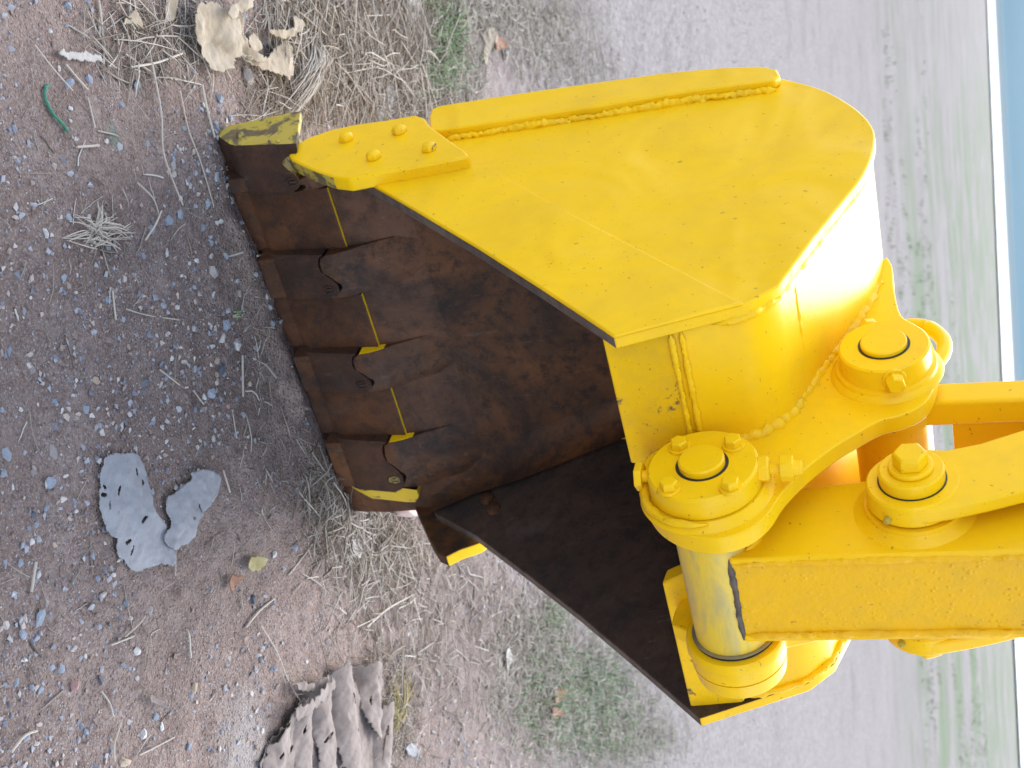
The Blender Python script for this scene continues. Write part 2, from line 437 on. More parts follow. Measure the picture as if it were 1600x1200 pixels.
# --- the far side plate leans outward to the lip
def XR(y, z):      # the far wall splays towards the lip and draws in towards the floor
    yo = -.154 - .973 * (z - .386)
    return .88 + .11 * (1.1 - z) - .22 * max(0, y - yo) * min(1, max(0, (1.12 - z) / .25))
yr = [(y, z) for y, z in side_yz]
bm = bmesh.new(); prism(bm, yr, lambda y, z: XR(y, z) - TH, XR)
o = build('side_plate', bm, [M['paint_side'], M['rust_dark'], M['rust_edge']], bucket, .003)
side_mats(o, -1)

# --- wrapper: outer skin follows the plate outline, a little inside it
def inset(poly, d):
    out = []
    for i, p in enumerate(poly):
        a = np.array(poly[max(i - 1, 0)]); b = np.array(poly[min(i + 1, len(poly) - 1)])
        tdir = (b - a) / np.linalg.norm(b - a); nrm = np.array([tdir[1], -tdir[0]])
        out.append(tuple(np.array(p) + nrm * d))
    return out
w_px = spline([(1058, 503), (1110, 490), (1155, 479)], 3) + [(1176, 471)] + arc_back + [(1080, 139), (940, 160), (800, 182), (680, 200), (600, 208)]
w_yz = YZ(w_px, 0.0)
cen = np.mean(np.array(w_yz), 0)
w_out = inset(w_yz, .008)
if np.linalg.norm(np.array(w_out[12]) - cen) > np.linalg.norm(np.array(w_yz[12]) - cen): w_out = inset(w_yz, -.008)
sgn = 1 if w_out == inset(w_yz, .008) else -1
w_in = inset(w_yz, sgn * .030)
# the floor plate continues straight down to the lip
w_out += [(.052, .30), (.045, .22)]; w_in += [(.022, .30), (.015, .22)]
bm = bmesh.new()
def strip(x0f, x1f, prof, flip=False):
    a = [bm.verts.new((x0f(y, z), y, z)) for y, z in prof]; b = [bm.verts.new((x1f(y, z), y, z)) for y, z in prof]
    fs = []
    for i in range(len(prof) - 1): fs.append(bm.faces.new((a[i], b[i], b[i + 1], a[i + 1])))
    return a, b, fs
L = lambda y, z: TH + .001
Rr = lambda y, z: XR(y, z) - TH - .001
ao, bo, fo = strip(L, Rr, w_out); ai, bi, fi = strip(L, Rr, w_in)
for f in fi: f.material_index = 1
for A, B in ((ao, ai), (bo, bi)):
    for i in range(len(A) - 1): bm.faces.new((A[i], A[i + 1], B[i + 1], B[i]))
bm.faces.new((ao[0], ai[0], bi[0], bo[0])); bm.faces.new((ao[-1], bo[-1], bi[-1], ai[-1]))
wrapper = build('wrapper', bm, [M['paint'], M['rust_floor']], bucket, 0, smooth=28)

# corner fillet between floor and far wall
fl = []
for z in np.linspace(.24, 1.15, 22):
    yb = float(np.interp(z, [p[1] for p in reversed(w_in[-8:])], [p[0] for p in reversed(w_in[-8:])])) if True else 0
    fl.append((yb, z))
bm = bmesh.new(); rows = []
for y, z in fl:
    xr = XR(y, z) - TH; row = []
    for k in range(7):
        a = k / 6 * math.pi / 2; r = .075
        row.append(bm.verts.new((xr - r + r * math.sin(a) + .001, y - r + r * math.cos(a) + .0005, z)))
    rows.append(row)
for i in range(len(rows) - 1):
    for k in range(6): bm.faces.new((rows[i][k], rows[i][k + 1], rows[i + 1][k + 1], rows[i + 1][k]))
build('corner_gusset', bm, M['rust_floor'], bucket, 0, smooth=60)

jy, jz = w_out[11]
weld('weld_bead', [(x, jy, jz - .0045) for x in np.linspace(TH + .004, .25, 30)], .006, M['paint'], bucket, amp=.15)
# --- flange plate at the hinge end of the opening
fa = np.array(PX(938, 520, TH)[1:]); fb = np.array(PX(1046, 521, TH)[1:])
d = (fb - fa) / np.linalg.norm(fb - fa); nn = np.array([-d[1], d[0]])
if nn[0] < 0: nn = -nn
q = [tuple(fa), tuple(fb), tuple(fb + nn * .035), tuple(fa + nn * .035)]
for x0, x1 in ((lambda y, z: TH + .001, lambda y, z: .292), (lambda y, z: .545 - (z - 1.0) * .5, lambda y, z: XR(y, z) - .0015)):
    far_ = x1(0, 1) > .5; sh_ = (np.array([-.017, .012]) if far_ else np.zeros(2))
    bm = bmesh.new(); prism(bm, [tuple(np.array(p) + (sh_ if j in (0, 3) else sh_ * .0)) for j, p in enumerate(q)], x0, x1)
    o = build('flange_plate', bm, [M['paint_chip'], M['edge_light']], bucket, .004)
    for p in o.data.polygons:
        if p.normal.z < -.5: p.material_index = 1
# closing plate inside, below the torsion tube
tin = w_in[8]
bm = bmesh.new(); prism(bm, [tuple(fb + nn * .002 - d * .001), w_out[0], tuple(np.array(w_out[1]) + nn * .03), tuple(fb + nn * .04)], TH + .002, lambda y, z: XR(y, z) - TH - .002)
build('torsion_plate', bm, M['paint'], bucket)
def along_x(yz, x0, x1, n=60):
    return [(x0 + (x1 - x0) * k / n, yz[0], yz[1]) for k in range(n + 1)]
mid = (fb + np.array(w_out[0])) / 2
weld('weld_bead', along_x(tuple(fb + np.array([-.004, .002])), TH, .245), .0050, M['paint_weld'], bucket)
weld('weld_bead', along_x(tuple(np.array(w_out[0]) + np.array([-.004, .004])), TH, .245), .0048, M['paint_weld'], bucket)
weld('weld_bead', along_x(tuple(fb + np.array([-.004, .002])),   .64, .85), .0060, M['paint_weld'], bucket)
# plate-to-wrapper beads on both rims
rim = [(TH + .003, y, z) for y, z in w_out[3:26]]
weld('weld_bead', rim, .0075, M['paint_weld'], bucket)
rimr = [(XR(y, z) - TH - .003, y, z) for y, z in w_out[0:22]]
weld('weld_bead', rimr, .009, M['paint_weld'], bucket)
bm = bmesh.new()
prism(bm, [w_out[0], w_out[2], tuple(np.array(w_out[4]) + (.02, -.02)), tuple(np.array(w_out[0]) + (.06, .0))], .80, .857)

bm.free()

# --- wear strip on the outside rim of the near plate and its bead
ws_px = [(690, 204), (790, 188), (940, 165), (1080, 142), (1210, 125), (1219, 118), (1214, 109), (1190, 104), (1130, 106), (1040, 114), (940, 128), (840, 142), (760, 154), (690, 165), (675, 170), (671, 182), (672, 204)]
bm = bmesh.new(); prism(bm, YZ(ws_px, -.02), -.021, -.0005)
build('wear_strip', bm, M['paint_side'], bucket, .004, 3)
weld('weld_bead', [(-.003, y - .004, z) for y, z in YZ([(694, 205), (790, 189), (940, 166), (1080, 143), (1212, 126)], -.02)], .0078, M['paint_weld'], bucket, step=.004, amp=.55)
# matching strip on the far plate rim
bm = bmesh.new(); prism(bm, YZ(ws_px, -.02), lambda y, z: XR(y, z) + .0005, lambda y, z: XR(y, z) + .02)
build('wear_strip', bm, M['paint_side'], bucket, .004)

# --- lip plate
bm = bmesh.new()
prism(bm, [(.022, -.03), (-.004, .10), (-.0125, .225), (-.006, .27), (.034, .385), (.044, .26), (.060, .0), (.045, -.05)], .001, lambda y, z: XR(y, z) - .001)
build('lip_plate', bm, M['rust_lip'], bucket, .003)

# --- shrouds between the teeth
SH = [((510, 292), (540, 385)), ((565, 458), (590, 540)), ((610, 605), (633, 678))]
sh_x = []
def y_sh(z): return float(np.interp(z, [-.06, .060, .24], [.060, -.012, -.020]))
for a, b in SH:
    A = PY(*a, -.02); B = PY(*b, -.02); sh_x.append((A[0], B[0]))
    bm = bmesh.new()
    zt = (A[2] + B[2]) / 2
    prism(bm, [(.062, -.06), (y_sh(.060), .060), (y_sh(zt), zt - .002), (y_sh(zt) + .0015, zt), (-.0120, zt + .001), (.0050, .0)], A[0] + .003, B[0] + .004)
    o = build('lip_shroud', bm, [M['rust_lip'], M['paint_worn'], M['paint']], bucket, .0015)
    for p in o.data.polygons:
        if p.normal.z > .8: p.material_index = 2

# --- teeth: adapter > tooth point, locking pin
tooth_x = [(-.052, sh_x[0][0] - .004), (sh_x[0][1] + .001, sh_x[1][0] - .003), (sh_x[1][1] + .001, sh_x[2][0] - .003), (sh_x[2][1] + .001, .885)]
def y_pt(x, z): return float(np.interp(z, [-.06, 0, .058, .21], [.060, .022, -.034, -.057]))
def y_bk(x, z): return float(np.interp(z, [-.06, 0, .19], [.068, .070, .105]))
for i, (xa, xb) in enumerate(tooth_x):
    w = xb - xa; last = (i == 3)
    P = lambda s, z: (xa + s * w, z)
    seam = spline([P(.0, .186), P(.06, .176), P(.22, .170), P(.36, .174), P(.50, .192), P(.64, .203), P(.78, .201), P(.88, .190), P(.93, .172), P(1.0, .164)], 4)
    if i == 0: seam = spline([P(0, .216), P(.12, .216), P(.20, .205), P(.24, .185), P(.34, .172), P(.45, .176), P(.58, .192), P(.72, .198), P(.84, .190), P(.93, .172), P(1.0, .164)], 4)
    # adapter body: flush skin above the seam, deeper core below it
    bm = bmesh.new()
    skin_z = [(x, z + .005) for x, z in seam]
    def y_ad(x, z):
        s = (x - xa) / w
        rnd = .010 * max(0, abs(s - .5) * 2 - .55) / .45
        return float(np.interp(z, [.15, .20, .235, .27, .32, .385], [-.055, -.055, -.043, -.023, -.002, .034])) + rnd
    top = [(xb - .004, .30), (xb - .016, .365), (xb - .04, .392), (xa + .04, .392), (xa + .016, .365), (xa + .004, .30)] if i else [(xb - .004, .27), (xb - .02, .31), (xa + .07, .31), (xa + .055, .27), (xa + .05, .235)]
    poly = skin_z + top
    # gridded front so the curved face shades properly
    xs = np.linspace(0, 1, 15); rows = []
    zl = np.interp(xa + xs * w, [p[0] for p in skin_z], [p[1] for p in skin_z])
    for s, z0 in zip(xs, zl):
        x = (xa if i else .016) + .003 + s * ((w if i else xb - .016) - .006)
        taper = .06 * w if (i) else 0
        ztop = (.388 - .03 * (abs(s - .5) * 2) ** 6) if i else .30
        rows.append([bm.verts.new((x, y_ad(xa + s * w, z0 + (ztop - z0) * k / 9), z0 + (ztop - z0) * k / 9)) for k in range(10)])
    back = [[bm.verts.new((r[k].co.x, .045, r[k].co.z)) for k in range(10)] for r in (rows[0], rows[-1])]
    for a in range(14):
        for k in range(9): bm.faces.new((rows[a][k], rows[a + 1][k], rows[a + 1][k + 1], rows[a][k + 1]))
    for r, bk in ((rows[0], back[0]), (rows[-1], back[1])):
        for k in range(9): bm.faces.new((r[k], r[k + 1], bk[k + 1], bk[k]))
    bm.faces.new([r[0] for r in rows] + [back[1][0], back[0][0]]); bm.faces.new([r[9] for r in rows] + [back[1][9], back[0][9]])
    box(bm, (xa if i else .016) + .008, xb - .008, -.034, .04, .02, .22)
    ad = build('tooth', bm, [M['rust_floor'], M['paint_worn'], M['paint']], bucket, .002)
    for p in ad.data.polygons:
        if p.normal.x < -.55 and p.normal.z < .8 and .14 < p.center.z < .245 and i: p.material_index = 2 if i > 1 else 1
    # point
    xt0, xt1 = (xa - .004, xb + .004) if not last else (xa - .004, .900)
    bm = bmesh.new()
    zs = [-.06, 0, .03, .058, .066, .10, .14]
    bodyw = [(xt0, z) for z in reversed(zs)]
    bot = [(xt0, -.06), (xt1, -.06)]
    n = len(seam); fr = []; bk = []
    if last: seam = [(x if x < xb - .03 else xb - .03 + (x - xb + .03) * 1.4, z) for x, z in seam]
    rows = []
    for (x, zt) in seam:
        row = []
        for k in range(10):
            z = -.06 + (zt + .06) * k / 9
            if k == 5: z = .066 if zt > .12 else z
            if k == 4: z = .050
            row.append((x, z))
        rows.append(row)
    fv = []; bv = []
    for row in rows:
        s = (row[0][0] - xt0) / (xt1 - xt0)
        edge = .010 * max(0, abs(s - .5) * 2 - .8) / .2
        if last and s > .9: edge += (s - .9) / .1 * .006
        fv.append([bm.verts.new((x, y_pt(x, z) - .002 + edge, z)) for x, z in row])
        bv.append([bm.verts.new((x, y_bk(x, z), z - (.045 * max(0, z) / .2 if i == 0 else 0))) for x, z in row])
    cham = []
    for a in range(n - 1):
        for k in range(9):
            f = bm.faces.new((fv[a][k], fv[a + 1][k], fv[a + 1][k + 1], fv[a][k + 1]))
            bm.faces.new((bv[a][k], bv[a][k + 1], bv[a + 1][k + 1], bv[a + 1][k]))
            sx = (rows[a][0][0] + rows[a + 1][0][0]) / 2
            
        bm.faces.new((fv[a][9], fv[a + 1][9], bv[a + 1][9], bv[a][9])).material_index = 1 if i == 0 else 0; bm.faces.new((fv[a][0], bv[a][0], bv[a + 1][0], fv[a + 1][0]))
    for a in (0, n - 1):
        for k in range(9):
            f = bm.faces.new((fv[a][k], fv[a][k + 1], bv[a][k + 1], bv[a][k])); f.material_index = 1 if (i == 0 or last and a) else 0
    pt = build('tooth_point', bm, [M['rust_tooth'], M['paint_worn']], ad, .0025)
    if last:
        bm = bmesh.new(); zz = [-.06, -.02, .03, .08, .12, .16, .195, .225]; xx = [.884, .902, .920, .938]; gridv = []
        for ix, x in enumerate(xx):
            col = []
            for z in zz:
                z2 = z - (.0 if ix < 2 else .012 * (ix - 1) * max(0, (z - .1) / .12))
                col.append(bm.verts.new((x + .010 * math.sin(z * 26) * (ix == 0), y_pt(x, min(z, .2)) + .004 + [0, .004, .012, .024][ix], z2)))
            gridv.append(col)
        bk_ = [[bm.verts.new((v.co.x, .045, v.co.z)) for v in col] for col in (gridv[0], gridv[-1])]
        for a in range(3):
            for k in range(7): bm.faces.new((gridv[a][k], gridv[a + 1][k], gridv[a + 1][k + 1], gridv[a][k + 1]))
        for k in range(7): bm.faces.new((gridv[3][k], gridv[3][k + 1], bk_[1][k + 1], bk_[1][k]))
        bm.faces.new([c_[7] for c_ in gridv] + [bk_[1][7], bk_[0][7]]); bm.faces.new([c_[0] for c_ in gridv] + [bk_[1][0], bk_[0][0]])
        build('corner_cheek', bm, M['paint_cheek'], ad, .002)
    # locking pin in its slot on the tongue
    px_ = xa + .72 * w; py_ = y_pt(px_, .183) - .003
    bm = bmesh.new()
    pts = [(px_ + .008 * math.cos(a), py_, .180 + .013 * math.sin(a)) for a in np.linspace(0, 2 * math.pi, 17)]
    tube(bm, pts, .0022, 6, False); box(bm, px_ - .003, px_ + .003, py_ - .001, py_ + .003, .172, .190)
    build('lock_pin', bm, M['rust_tooth'] if i != 3 else M['paint_worn'], ad)
    if i == 0:      # casting lug on the outer cheek
        c = Vector(PX(375, 210, xt0)); bm = bmesh.new()
        lathe(bm, c + Vector((.004, 0, 0)), (-1, 0, 0), [(0, .010), (.007, .008), (.011, .004)], 12)
        build('casting_lug', bm, M['paint_worn'], ad)
        for p_ in ((421, 221), (434, 220)):
            c = Vector(PX(*p_, xt0)); bm = bmesh.new(); lathe(bm, c + Vector((.002, 0, 0)), (-1, 0, 0), [(0, .004), (.004, .003), (.006, .001)], 10)
            build('casting_lug', bm, M['paint_worn'], ad)

# --- side cutters
cut_px = [(450, 243), (458, 228), (482, 214), (520, 201), (560, 193), (604, 187), (650, 179), (664, 184), (672, 196), (728, 236), (733, 243), (700, 250), (575, 273), (545, 279), (520, 276), (495, 268), (470, 257), (456, 250)]
cut_yz = YZ(cut_px, -.032)
bm = bmesh.new(); prism(bm, cut_yz, -.032, -.001)
cutter = build('side_cutter', bm, [M['paint'], M['paint_worn']], bucket, .006, 3)
for p in cutter.data.polygons:
    if p.normal.y < -.35 and p.center.z < .34 + 0 * p.center.y and abs(p.normal.x) < .5: p.material_index = 1
bolt0 = None
for j, p in enumerate([(540, 213), (623, 201), (583, 241), (670, 228)]):
    c = Vector(PX(*p, -.040)); c.x = -.0318
    bm = bmesh.new(); lathe(bm, c, (-1, 0, 0), [(0, .0165), (.008, .0165), (.013, .0135), (.016, .007)], 6, j * .7)
    build('bolt', bm, M['paint_chip'], cutter, .002, 3)
cr_px = [(648, 792), (660, 779), (700, 800), (760, 840), (748, 849), (718, 859), (697, 870), (684, 864), (672, 845)]
cr = [tuple(PX(x, y, .968)[1:]) for x, y in cr_px]
bm = bmesh.new(); prism(bm, cr, .9685, 1.0)
o = build('side_cutter', bm, [M['rust_floor'], M['paint']], bucket, .004, 2)
for p in o.data.polygons:
    if abs(p.normal.x) < .6 and p.normal.z > -.2 and p.normal.y < .4: p.material_index = 1
o['label'] = 'rust-faced side cutter on the far lip corner'
# bolt stubs showing on the inside of the far wall
for p in ((718, 770), (775, 806), (700, 765), (765, 790)):
    c = Vector(PX(*p, .93)); c.x = XR(c.y, c.z) - TH + .002
    bm = bmesh.new(); lathe(bm, c, (-1, 0, 0), [(0, .018), (.012, .017), (.016, .008)], 12)
    build('bolt_end', bm, M['rust_floor'], bucket)

# --- hinge ears
EX0, EX1 = .258, .290
ear_px = [(1385, 400), (1394, 416), (1397, 450), (1408, 492), (1438, 512), (1460, 545), (1463, 590), (1446, 628), (1410, 648), (1375, 657), (1340, 676), (1300, 700), (1258, 733), (1222, 770), (1198, 805), (1165, 830), (1120, 842), (1070, 836), (1030, 815), (1008, 785), (998, 755), (1002, 728), (1022, 705), (1060, 693)]
ear_yz = spline(YZ(ear_px, EX0), 4)
in_back = [w_out[6], w_out[9], w_out[12], w_out[18], w_out[26]]
def mk_ear(x0, x1, rmax):
    bm = bmesh.new(); ez = []
    for y, z in ear_yz:
        dy, dz = y + .825, z - 1.122; rr = math.hypot(dy, dz)
        k = min(1, rmax / rr) if dy < .03 and rr < .16 else 1
        ez.append((-.825 + dy * k, 1.122 + dz * k))
    poly = ez + [tuple(np.array(w_out[0]) + (.015, -.005)), tuple(np.array(w_out[4]) + (.02, -.03)), tuple(np.array(w_out[10]) + (.02, -.03)), tuple(np.array(w_out[26]) + (-.01, -.03))]
    prism(bm, poly, x0, x1)
    return build('hinge_ear', bm, M['paint'], bucket, .003)
ear = mk_ear(EX0, EX1, 1)
ear_r = mk_ear(.592, .624, .082)
# the ear-to-wrapper fillet bead, flattened by grinding
weld('weld_bead', [(EX0 + .001, y, z) for y, z in [tuple(np.array(p) + (.002, -.003)) for p in w_out[1:27]]], .0115, M['paint_weld'], bucket, step=.005, amp=.4, ripple=.02)
weld('weld_bead', [(EX1 + .004, y, z) for y, z in w_out[1:27]], .010, M['paint_weld'], bucket, amp=.25, ripple=.02)
weld('weld_bead', [(.588, y, z) for y, z in w_out[1:27]], .010, M['paint_weld'], bucket, amp=.25, ripple=.02)

A1 = (-.825, 1.122); A2 = (-.525, 1.391); A3 = (-.775, 1.436)
# pin 1 boss and its bolted cap
bm = bmesh.new(); lathe(bm, (EX0 + .001, *A1), (-1, 0, 0), [(0, .108), (.004, .106), (.010, .097), (.014, .094)], 64)
hub = build('pin_boss', bm, M['paint'], bucket)
bm = bmesh.new(); lathe(bm, (.243, *A1), (-1, 0, 0), [(0, .090), (.034, .089), (.038, .085)], 64)
cap = build('pin_cap', bm, M['paint'], bucket)
bm = bmesh.new(); lathe(bm, (.206, *A1), (-1, 0, 0), [(0, .0425), (.0012, .0425)], 48)
build('seal_ring', bm, M['rubber'], cap)
bm = bmesh.new(); lathe(bm, (.206, *A1), (-1, 0, 0), [(0, .037), (.011, .037), (.0135, .034)], 48)
build('pin_end', bm, M['paint'], cap)
for p in ((1061, 693), (1145, 689), (1045, 757), (1141, 755)):
    c = Vector(PX(*p, .195)); c.x = .2052
    bm = bmesh.new(); hexbolt(bm, c, (-1, 0, 0), .0145, .013, .0185, random.random())
    build('cap_screw', bm, M['paint'], cap, .0012)
# cross bolt that locks the pin
bm = bmesh.new(); hexbolt(bm, (.226, A1[0] + .008, A1[1] + .086), (0, .05, 1), .0225, .018)
lathe(bm, (.226, A1[0] + .008, A1[1] + .10), (0, .05, 1), [(0, .0085), (.024, .0085)], 16)
lathe(bm, (.226, A1[0] + .009, A1[1] + .120), (0, .05, 1), [(0, .021), (.020, .021), (.0215, .018)], 6)
lathe(bm, (.226, A1[0] + .009, A1[1] + .140), (0, .05, 1), [(0, .013), (.014, .012)], 16)
build('lock_bolt', bm, M['paint'], bucket, .0012)
bm = bmesh.new(); lathe(bm, (.226, A1[0], A1[1] - .084), (0, 0, -1), [(0, .010), (.016, .010)], 12); lathe(bm, (.226, A1[0], A1[1] - .098), (0, 0, -1), [(0, .024), (.012, .024)], 6)
build('lock_bolt', bm, M['paint_chip'], bucket, .0012)
# smeared weld on the boss
wp = [(EX0 - .012, A1[0] + .099 * math.cos(a), A1[1] + .099 * math.sin(a)) for a in np.linspace(math.radians(-190), math.radians(25), 40)]
weld('weld_bead', wp, .0065, M['paint_weld'], bucket, amp=.3)
# pin 2 boss
bm = bmesh.new(); lathe(bm, (EX0 + .001, *A2), (-1, 0, 0), [(0, .094), (.005, .092), (.010, .085), (.016, .083), (.018, .078)], 64)
build('pin_boss', bm, M['paint'], bucket)
bm = bmesh.new(); lathe(bm, (.242, *A2), (-1, 0, 0), [(0, .0765), (.036, .0755), (.039, .072)], 64)
cap2 = build('pin_cap', bm, M['paint'], bucket)
bm = bmesh.new(); lathe(bm, (.2035, *A2), (-1, 0, 0), [(0, .043), (.0012, .043)], 48)
build('seal_ring', bm, M['rubber'], cap2)
bm = bmesh.new(); lathe(bm, (.2035, *A2), (-1, 0, 0), [(0, .0385), (.007, .0385), (.009, .036)], 48)
build('pin_end', bm, M['paint'], cap2)
for p, ax_ in (((1352, 503), None), ((1395, 587), None)):
    c = np.array(PX(*p, .222)); dv = Vector((0, c[1] - A2[0], c[2] - A2[1])).normalized()
    o_ = Vector((.222, A2[0], A2[1])) + dv * .072
    bm = bmesh.new(); lathe(bm, o_, dv, [(0, .020), (.006, .020)], 16); hexbolt(bm, o_ + dv * .005, dv, .0165, .020, 0, .5)
    build('lock_bolt', bm, M['paint'], bucket, .0012)
# lifting eye welded behind the ear
bm = bmesh.new()
eye = YZ([(1405, 512), (1428, 509), (1455, 514), (1474, 532), (1474, 552), (1460, 568), (1446, 574)], .285)
tube(bm, [(.285 + .0 * i, y, z) for i, (y, z) in enumerate(spline(eye, 5))], .0135, 14)
build('lifting_eye', bm, M['paint'], bucket)
# far side bosses
bm = bmesh.new(); lathe(bm, (.591, *A1), (-1, 0, 0), [(0, .086), (.014, .085), (.018, .082)], 56)
build('pin_boss', bm, M['paint'], bucket)
bm = bmesh.new(); lathe(bm, (.625, *A1), (1, 0, 0), [(0, .082), (.03, .078), (.035, .07)], 56)
build('pin_boss', bm, M['paint'], bucket)
bm = bmesh.new(); lathe(bm, (.625, *A2), (1, 0, 0), [(0, .09), (.04, .08)], 56)
build('pin_boss', bm, M['paint'], bucket)
bm = bmesh.new(); lathe(bm, (.29, *A1), (1, 0, 0), [(0, .04), (.30, .04)], 24)
build('hinge_pin', bm, M['steel'], bucket)
bm = bmesh.new(); lathe(bm, (.29, *A2), (1, 0, 0), [(0, .04), (.30, .04)], 24)
build('hinge_pin', bm, M['steel'], bucket)

# ================================================================== ARM
arm = empty('dipper_stick', (.44, A1[0], A1[1]), 'thick square yellow arm coming down to the bucket hinge pin', 'digger arm')
SX0, SX1 = .350, .536
bm = bmesh.new(); lathe(bm, (.302, *A1), (1, 0, 0), [(0, .064), (.002, .0665), (.262, .0665), (.264, .064)], 64)
build('arm_boss', bm, M['greased'], arm)
bm = bmesh.new(); lathe(bm, (.291, *A1), (1, 0, 0), [(0, .072), (.010, .072)], 48)
build('seal_ring', bm, M['rubber'], arm)
bm = bmesh.new(); lathe(bm, (.566, *A1), (1, 0, 0), [(0, .071), (.0065, .071)], 48)
sr = build('seal_ring', bm, M['rubber'], arm)
bm = bmesh.new(); lathe(bm, (.5645, *A1), (1, 0, 0), [(0, .073), (.0012, .073)], 48)
build('steel_washer', bm, M['steel'], arm)
# box section: two side plates, front plate and back plate welded at the corners
front = [(-.887, 1.152), (-.880, 1.40), (-.874, 1.66), (-.86, 2.3)]
rear = [(-.762, 1.135), (-.728, 1.20), (-.708, 1.30), (-.694, 1.42), (-.665, 1.66), (-.60, 2.3)]
poly = front + list(reversed(rear)) + [(-.80, 1.09)]
poly_in = [(y + .006, z) for y, z in front] + [(y - .006, z) for y, z in reversed(rear)] + [(-.80, 1.10)]
for x0, x1 in ((SX0, SX0 + .014), (SX1 - .014, SX1)):
    bm = bmesh.new(); prism(bm, poly, x0, x1)
    build('side_plate', bm, M['paint_arm'], arm, .003)
bm = bmesh.new()
prism(bm, [(y + .0035, z) for y, z in front] + [(y + .016, z) for y, z in reversed(front)], SX0 + .0142, SX1 - .0142)
build('front_plate', bm, M['paint_rough'], arm)
bm = bmesh.new()
prism(bm, [(y - .0035, z) for y, z in rear] + [(y - .016, z) for y, z in reversed(rear)], SX0 + .0142, SX1 - .0142)
build('back_plate', bm, M['paint_arm'], arm)
for x in (SX0 + .0135, SX1 - .0125):
    weld('weld_bead', [(x, y + .003, z) for y, z in front], .0068, M['paint_rough'], arm, amp=.32)
weld('weld_bead', [(x, front[0][0] + .0025, front[0][1] - .002) for x in np.linspace(SX0 + .002, SX1 - .002, 24)], .0050, M['rust_edge'], arm, step=.004, amp=.5)
# fillet where the side plate meets the boss
weld('weld_bead', [(SX0 - .003, A1[0] + .071 * math.cos(a), A1[1] + .071 * math.sin(a)) for a in np.linspace(math.radians(-20), math.radians(130), 30)], .008, M['paint_arm'], arm, amp=.2)
# guide pin boss on each cheek
bm = bmesh.new(); lathe(bm, (SX0 + .001, *A3), (-1, 0, 0), [(0, .098), (.003, .093), (.007, .084), (.012, .079), (.020, .078)], 64)
build('guide_boss', bm, M['paint_arm'], arm)
bm = bmesh.new(); lathe(bm, (SX1 - .001, *A3), (1, 0, 0), [(0, .098), (.003, .093), (.007, .084), (.012, .079), (.020, .078)], 64)
build('guide_boss', bm, M['paint_arm'], arm)

# ================================================================== GUIDE LINKS
def guide_link(sx, label):
    """sx = +1 for the near link (cap side towards -X)"""
    fx = (lambda x: x) if sx > 0 else (lambda x: SX0 + SX1 + .012 - x)
    dx = -1 if sx > 0 else 1
    root = empty('guide_link', (fx(.305), *A3), label, 'link arm', 'guide links pinned to both cheeks of the arm')
    bm = bmesh.new(); lathe(bm, (fx(.3285), *A3), (dx, 0, 0), [(0, .070), (.004, .073), (.036, .072), (.040, .069)], 64)
    eye_ = build('link_eye', bm, M['paint'], root, 0)
    up = YZ([(1402, 700), (1440, 699), (1480, 700), (1530, 690), (1600, 668)], .29); lo = YZ([(1600, 763), (1540, 778), (1490, 789), (1450, 796), (1420, 797)], .29)
    upx = up + [(up[-1][0] + .13, up[-1][1] + .45)]; lox = [(lo[0][0] + .12, lo[0][1] + .46)] + lo
    bm = bmesh.new(); prism(bm, upx + lox, fx(.292), fx(.322))
    build('link_plate', bm, M['paint'], root, .006, 3)
    bm = bmesh.new(); lathe(bm, (fx(.2885), *A3), (dx, 0, 0), [(0, .0535), (.0012, .0535)], 48)
    build('gap_ring', bm, M['rubber'], root)
    bm = bmesh.new(); lathe(bm, (fx(.2885), *A3), (dx, 0, 0), [(0, .051), (.020, .051), (.023, .048)], 48)
    build('washer', bm, M['paint'], root)
    bm = bmesh.new(); lathe(bm, (fx(.2650), *A3), (dx, 0, 0), [(0, .035), (.006, .035), (.008, .033)], 40); hexbolt(bm, (fx(.2568), *A3), (dx, 0, 0), .0275, .024, 0, .35)
    build('bolt', bm, M['paint'], root, .0015)
    bm = bmesh.new(); dv = Vector((0, -.8, -.45)).normalized()
    lathe(bm, Vector((fx(.315), *A3)) + dv * .070, dv, [(0, .006), (.010, .006), (.012, .004)], 8)
    build('grease_nipple', bm, M['paint_worn'], root)
    return root
guide_link(1, 'flat link arm with a big hex bolt on the near cheek of the yellow arm')
guide_link(-1, 'link arm end peeping out on the far cheek of the yellow arm')

# ================================================================== BUCKET LINK
blink = empty('bucket_link', (.44, *A2), 'yellow H-shaped link rising from the upper bucket pin behind the arm', 'link arm')
bm = bmesh.new(); lathe(bm, (.2915, *A2), (1, 0, 0), [(0, .060), (.004, .066), (.292, .066), (.2975, .060)], 56)
build('link_tube', bm, M['paint_arm'], blink)
for s in (0, 1):
    fxx = (lambda x: x) if s == 0 else (lambda x: .882 - x)
    a = PX(1440, 602, .30); b = PX(1600, 592, .30); c = PX(1600, 623, .30)
    y0, y1 = -.510, -.566
    bm = bmesh.new()
    prism(bm, [(y1, 1.40), (y1, 1.65), (y1 + .02, 2.2), (y0 + .02, 2.2), (y0, 1.65), (y0, 1.40)], fxx(.298), fxx(.348))
    build('link_bar', bm, M['paint_arm'], blink, .006, 3)
    bm = bmesh.new(); lathe(bm, (fxx(.298), *A2), (1 if s == 0 else -1, 0, 0), [(0, .070), (.004, .0735), (.046, .0735), (.052, .066)], 56)
    build('link_collar', bm, M['paint_arm'], blink)
bm = bmesh.new(); prism(bm, [(-.553, 1.492), (-.545, 2.15), (-.520, 2.15), (-.528, 1.492)], .3485, .5335)
build('link_web', bm, M['paint_arm'], blink, .004)


